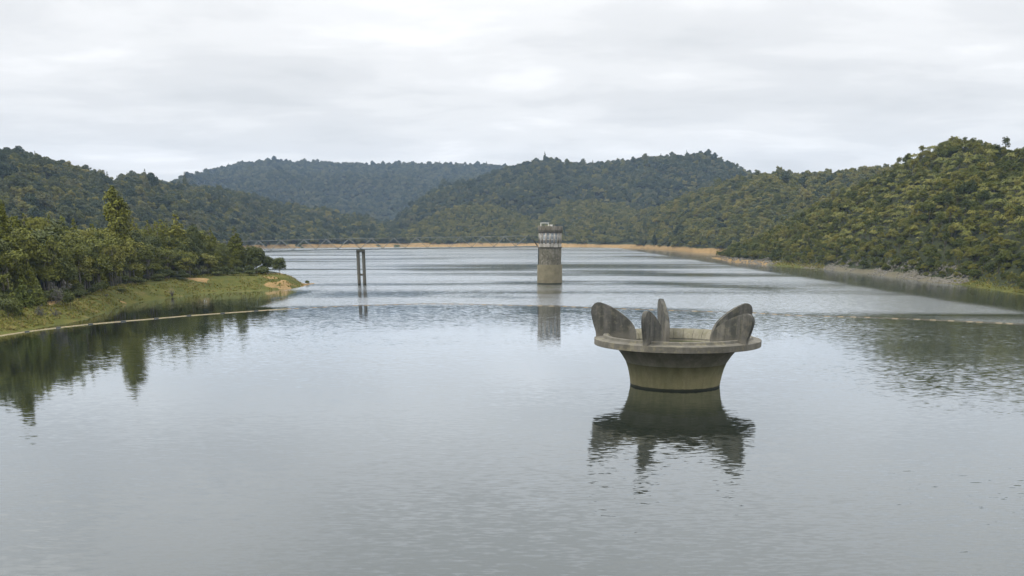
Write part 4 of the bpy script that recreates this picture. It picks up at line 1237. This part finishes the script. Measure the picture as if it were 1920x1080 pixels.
# ------------------------------------------------------------------ debris boom
seg = [(-62, 646.5), (-8, 631), (50, 622), (109, 614.6), (169, 608), (231, 602.6), (293, 597.4), (354, 592), (417, 587.5), (480, 583), (541, 579)]
where = ['beyond the left edge of the picture', 'at the left edge of the picture', 'just right of the left edge, below the bare earth patch', 'below the crooked branch, left part', 'below the crooked branch, right part',
         'where the grass turns into the cove', 'in front of the bare dead shrub, left part', 'in front of the bare dead shrub, right part',
         'second from its free right end', 'at its free right end where the float line starts']
for i in range(len(seg) - 1):
    a = at(*seg[i]); b_ = at(*seg[i + 1])
    L = float(np.linalg.norm(b_ - a)); dv = (b_ - a) / L
    if i == 0: continue
    o = empty('boom_pipe', (a[0], a[1], 0), math.atan2(dv[1], dv[0]))
    tag(o, 'long pale floating boom pipe ' + where[i], 'boom', 'floating boom pipes along the left bank')
    mb = MB(); mb.tube([[0.55, 0, 0.01], [0.65, 0, 0.01], [L - 0.65, 0, 0.01], [L - 0.55, 0, 0.01]], [0.06, 0.085, 0.085, 0.06], 14); mb.build('pipe', M['boom'], o, True, sharp=40)
    for xe in (0.27, L - 0.27):
        mb = MB(); mb.tube([[xe - 0.26, 0, 0.04], [xe + 0.26, 0, 0.04]], 0.12, 10); mb.build('coupling', M['darksteel'], o, True, sharp=40)
line = [(541, 579.2), (587, 577), (651, 573.7), (732, 571.3), (797, 569.6), (880, 570.4), (960, 572.5), (1049, 574.2), (1100, 576.7), (1165, 579), (1255, 582), (1330, 584.3), (1411, 586.7), (1494, 592), (1623, 595), (1760, 600.5), (1920, 608), (2020, 614)]
fl = empty('float_line', tuple(at(541, 579.2)))
tag(fl, 'thin line of small floats crossing the lake from boom to right edge', 'float line')
o0 = np.array(fl.location)
pts = [at(*p_) - o0 for p_ in line]
mb = MB(); mb.tube([p_ + np.array([0, 0, 0.02]) for p_ in pts], 0.05, 6); mb.build('rope', M['rope'], fl, True)
acc = 0; k_f = 0
fm = None
for i in range(len(pts) - 1):
    L = float(np.linalg.norm(pts[i + 1] - pts[i])); dv = (pts[i + 1] - pts[i]) / L
    s_ = acc
    while s_ < L and k_f < 96:
        c_ = pts[i] + dv * s_
        if fm is None:
            mb = MB(); mb.tube([[-0.6, 0, 0.02], [-0.5, 0, 0.03], [0.5, 0, 0.03], [0.6, 0, 0.02]], [0.03, 0.07, 0.07, 0.03], 10); fm = mb.mesh('float', M['float'], True)
        o = obj('float', fm, None, fl, tuple(c_)); o.rotation_euler = (0, 0, math.atan2(dv[1], dv[0]))
        s_ += 2.6 + rng.uniform(-.9, .9) + (2.0 if rng.uniform() < .15 else 0); k_f += 1
    acc = s_ - L

# ------------------------------------------------------------------ haze
m = bpy.data.materials.new('haze'); m.use_nodes = True
nt = m.node_tree; nt.nodes.clear()
out = N(nt, 'ShaderNodeOutputMaterial'); pv = N(nt, 'ShaderNodeVolumePrincipled')
pv.inputs['Color'].default_value = (0.50, 0.70, 1.0, 1)
pv.inputs['Density'].default_value = 0.00007
pv.inputs['Anisotropy'].default_value = 0.0
nt.links.new(pv.outputs[0], out.inputs['Volume'])
mb = MB(); mb.box((0, 2080, 172.5), (6400, 4760, 355)); 
tag(mb.build('haze', m), kind='stuff')

# ------------------------------------------------------------------ sky and light
SUN_EL, SUN_AZ = R(50), R(248)      # azimuth clockwise from +Y
w = bpy.data.worlds.new('World'); sc.world = w; w.use_nodes = True
nt = w.node_tree; bg = nt.nodes['Background']
sky = N(nt, 'ShaderNodeTexSky', sky_type='NISHITA', sun_disc=False)
sky.sun_elevation = SUN_EL; sky.sun_rotation = SUN_AZ; sky.air_density = 1.0; sky.dust_density = 2.0
tc = N(nt, 'ShaderNodeTexCoord')
sp_ = N(nt, 'ShaderNodeSeparateXYZ'); nt.links.new(tc.outputs['Generated'], sp_.inputs[0])
zc = math_n(nt, 'ADD', math_n(nt, 'MAXIMUM', sp_.outputs[2], 0.0), 0.12)
cx = math_n(nt, 'DIVIDE', sp_.outputs[0], zc); cyy = math_n(nt, 'DIVIDE', sp_.outputs[1], zc)
cmb = N(nt, 'ShaderNodeCombineXYZ'); nt.links.new(cx, cmb.inputs[0]); nt.links.new(cyy, cmb.inputs[1])
n1 = noise_node(nt, cmb.outputs[0], 1.15, 8, 0.52, mapscale=(1.0, 1.25, 1), loc=(2.2, 0.6, 0))
n1.inputs['Distortion'].default_value = 0.2
n2 = noise_node(nt, cmb.outputs[0], 0.5, 2, 0.5, loc=(7.5, 3.1, 0))
nn = math_n(nt, 'ADD', math_n(nt, 'MULTIPLY', n1.outputs['Fac'], 0.7), math_n(nt, 'MULTIPLY', n2.outputs['Fac'], 0.3))
cl_ = ramp(nt, nn, [(0.36, (6.9, 6.95, 6.95)), (0.46, (7.6, 7.6, 7.57)), (0.54, (8.4, 8.36, 8.28)), (0.64, (9.6, 9.5, 9.4))], 'EASE')
lift = math_n(nt, 'ADD', 1.0, math_n(nt, 'MULTIPLY', smooth_n(nt, sp_.outputs[2], 0.12, 0.62), 1.5))
vsc = N(nt, 'ShaderNodeVectorMath', operation='SCALE'); nt.links.new(cl_, vsc.inputs[0]); nt.links.new(lift, vsc.inputs['Scale'])
cfin = mixc(nt, 0.94, sky.outputs[0], vsc.outputs[0])
nt.links.new(cfin, bg.inputs['Color'])
bg.inputs['Strength'].default_value = 0.1
sd = bpy.data.lights.new('sun', 'SUN'); sd.energy = 2.0; sd.angle = R(10); sd.color = (1.0, 0.95, 0.86)
so = bpy.data.objects.new('sun', sd); COL.objects.link(so)
dv = Vector((math.sin(SUN_AZ) * math.cos(SUN_EL), math.cos(SUN_AZ) * math.cos(SUN_EL), math.sin(SUN_EL)))
so.rotation_euler = (-dv).to_track_quat('-Z', 'Y').to_euler()
so.location = (0, 0, 200)

sc.view_settings.view_transform = 'Standard'
sc.view_settings.look = 'None'
sc.view_settings.exposure = 0.2
sc.view_settings.gamma = 1.0
cy_ = sc.cycles
cy_.max_bounces = 6; cy_.diffuse_bounces = 2; cy_.glossy_bounces = 3; cy_.transmission_bounces = 2; cy_.volume_bounces = 0
cy_.caustics_reflective = False; cy_.caustics_refractive = False
cy_.use_denoising = True
cy_.denoiser = 'OPENIMAGEDENOISE'
cy_.use_adaptive_sampling = False
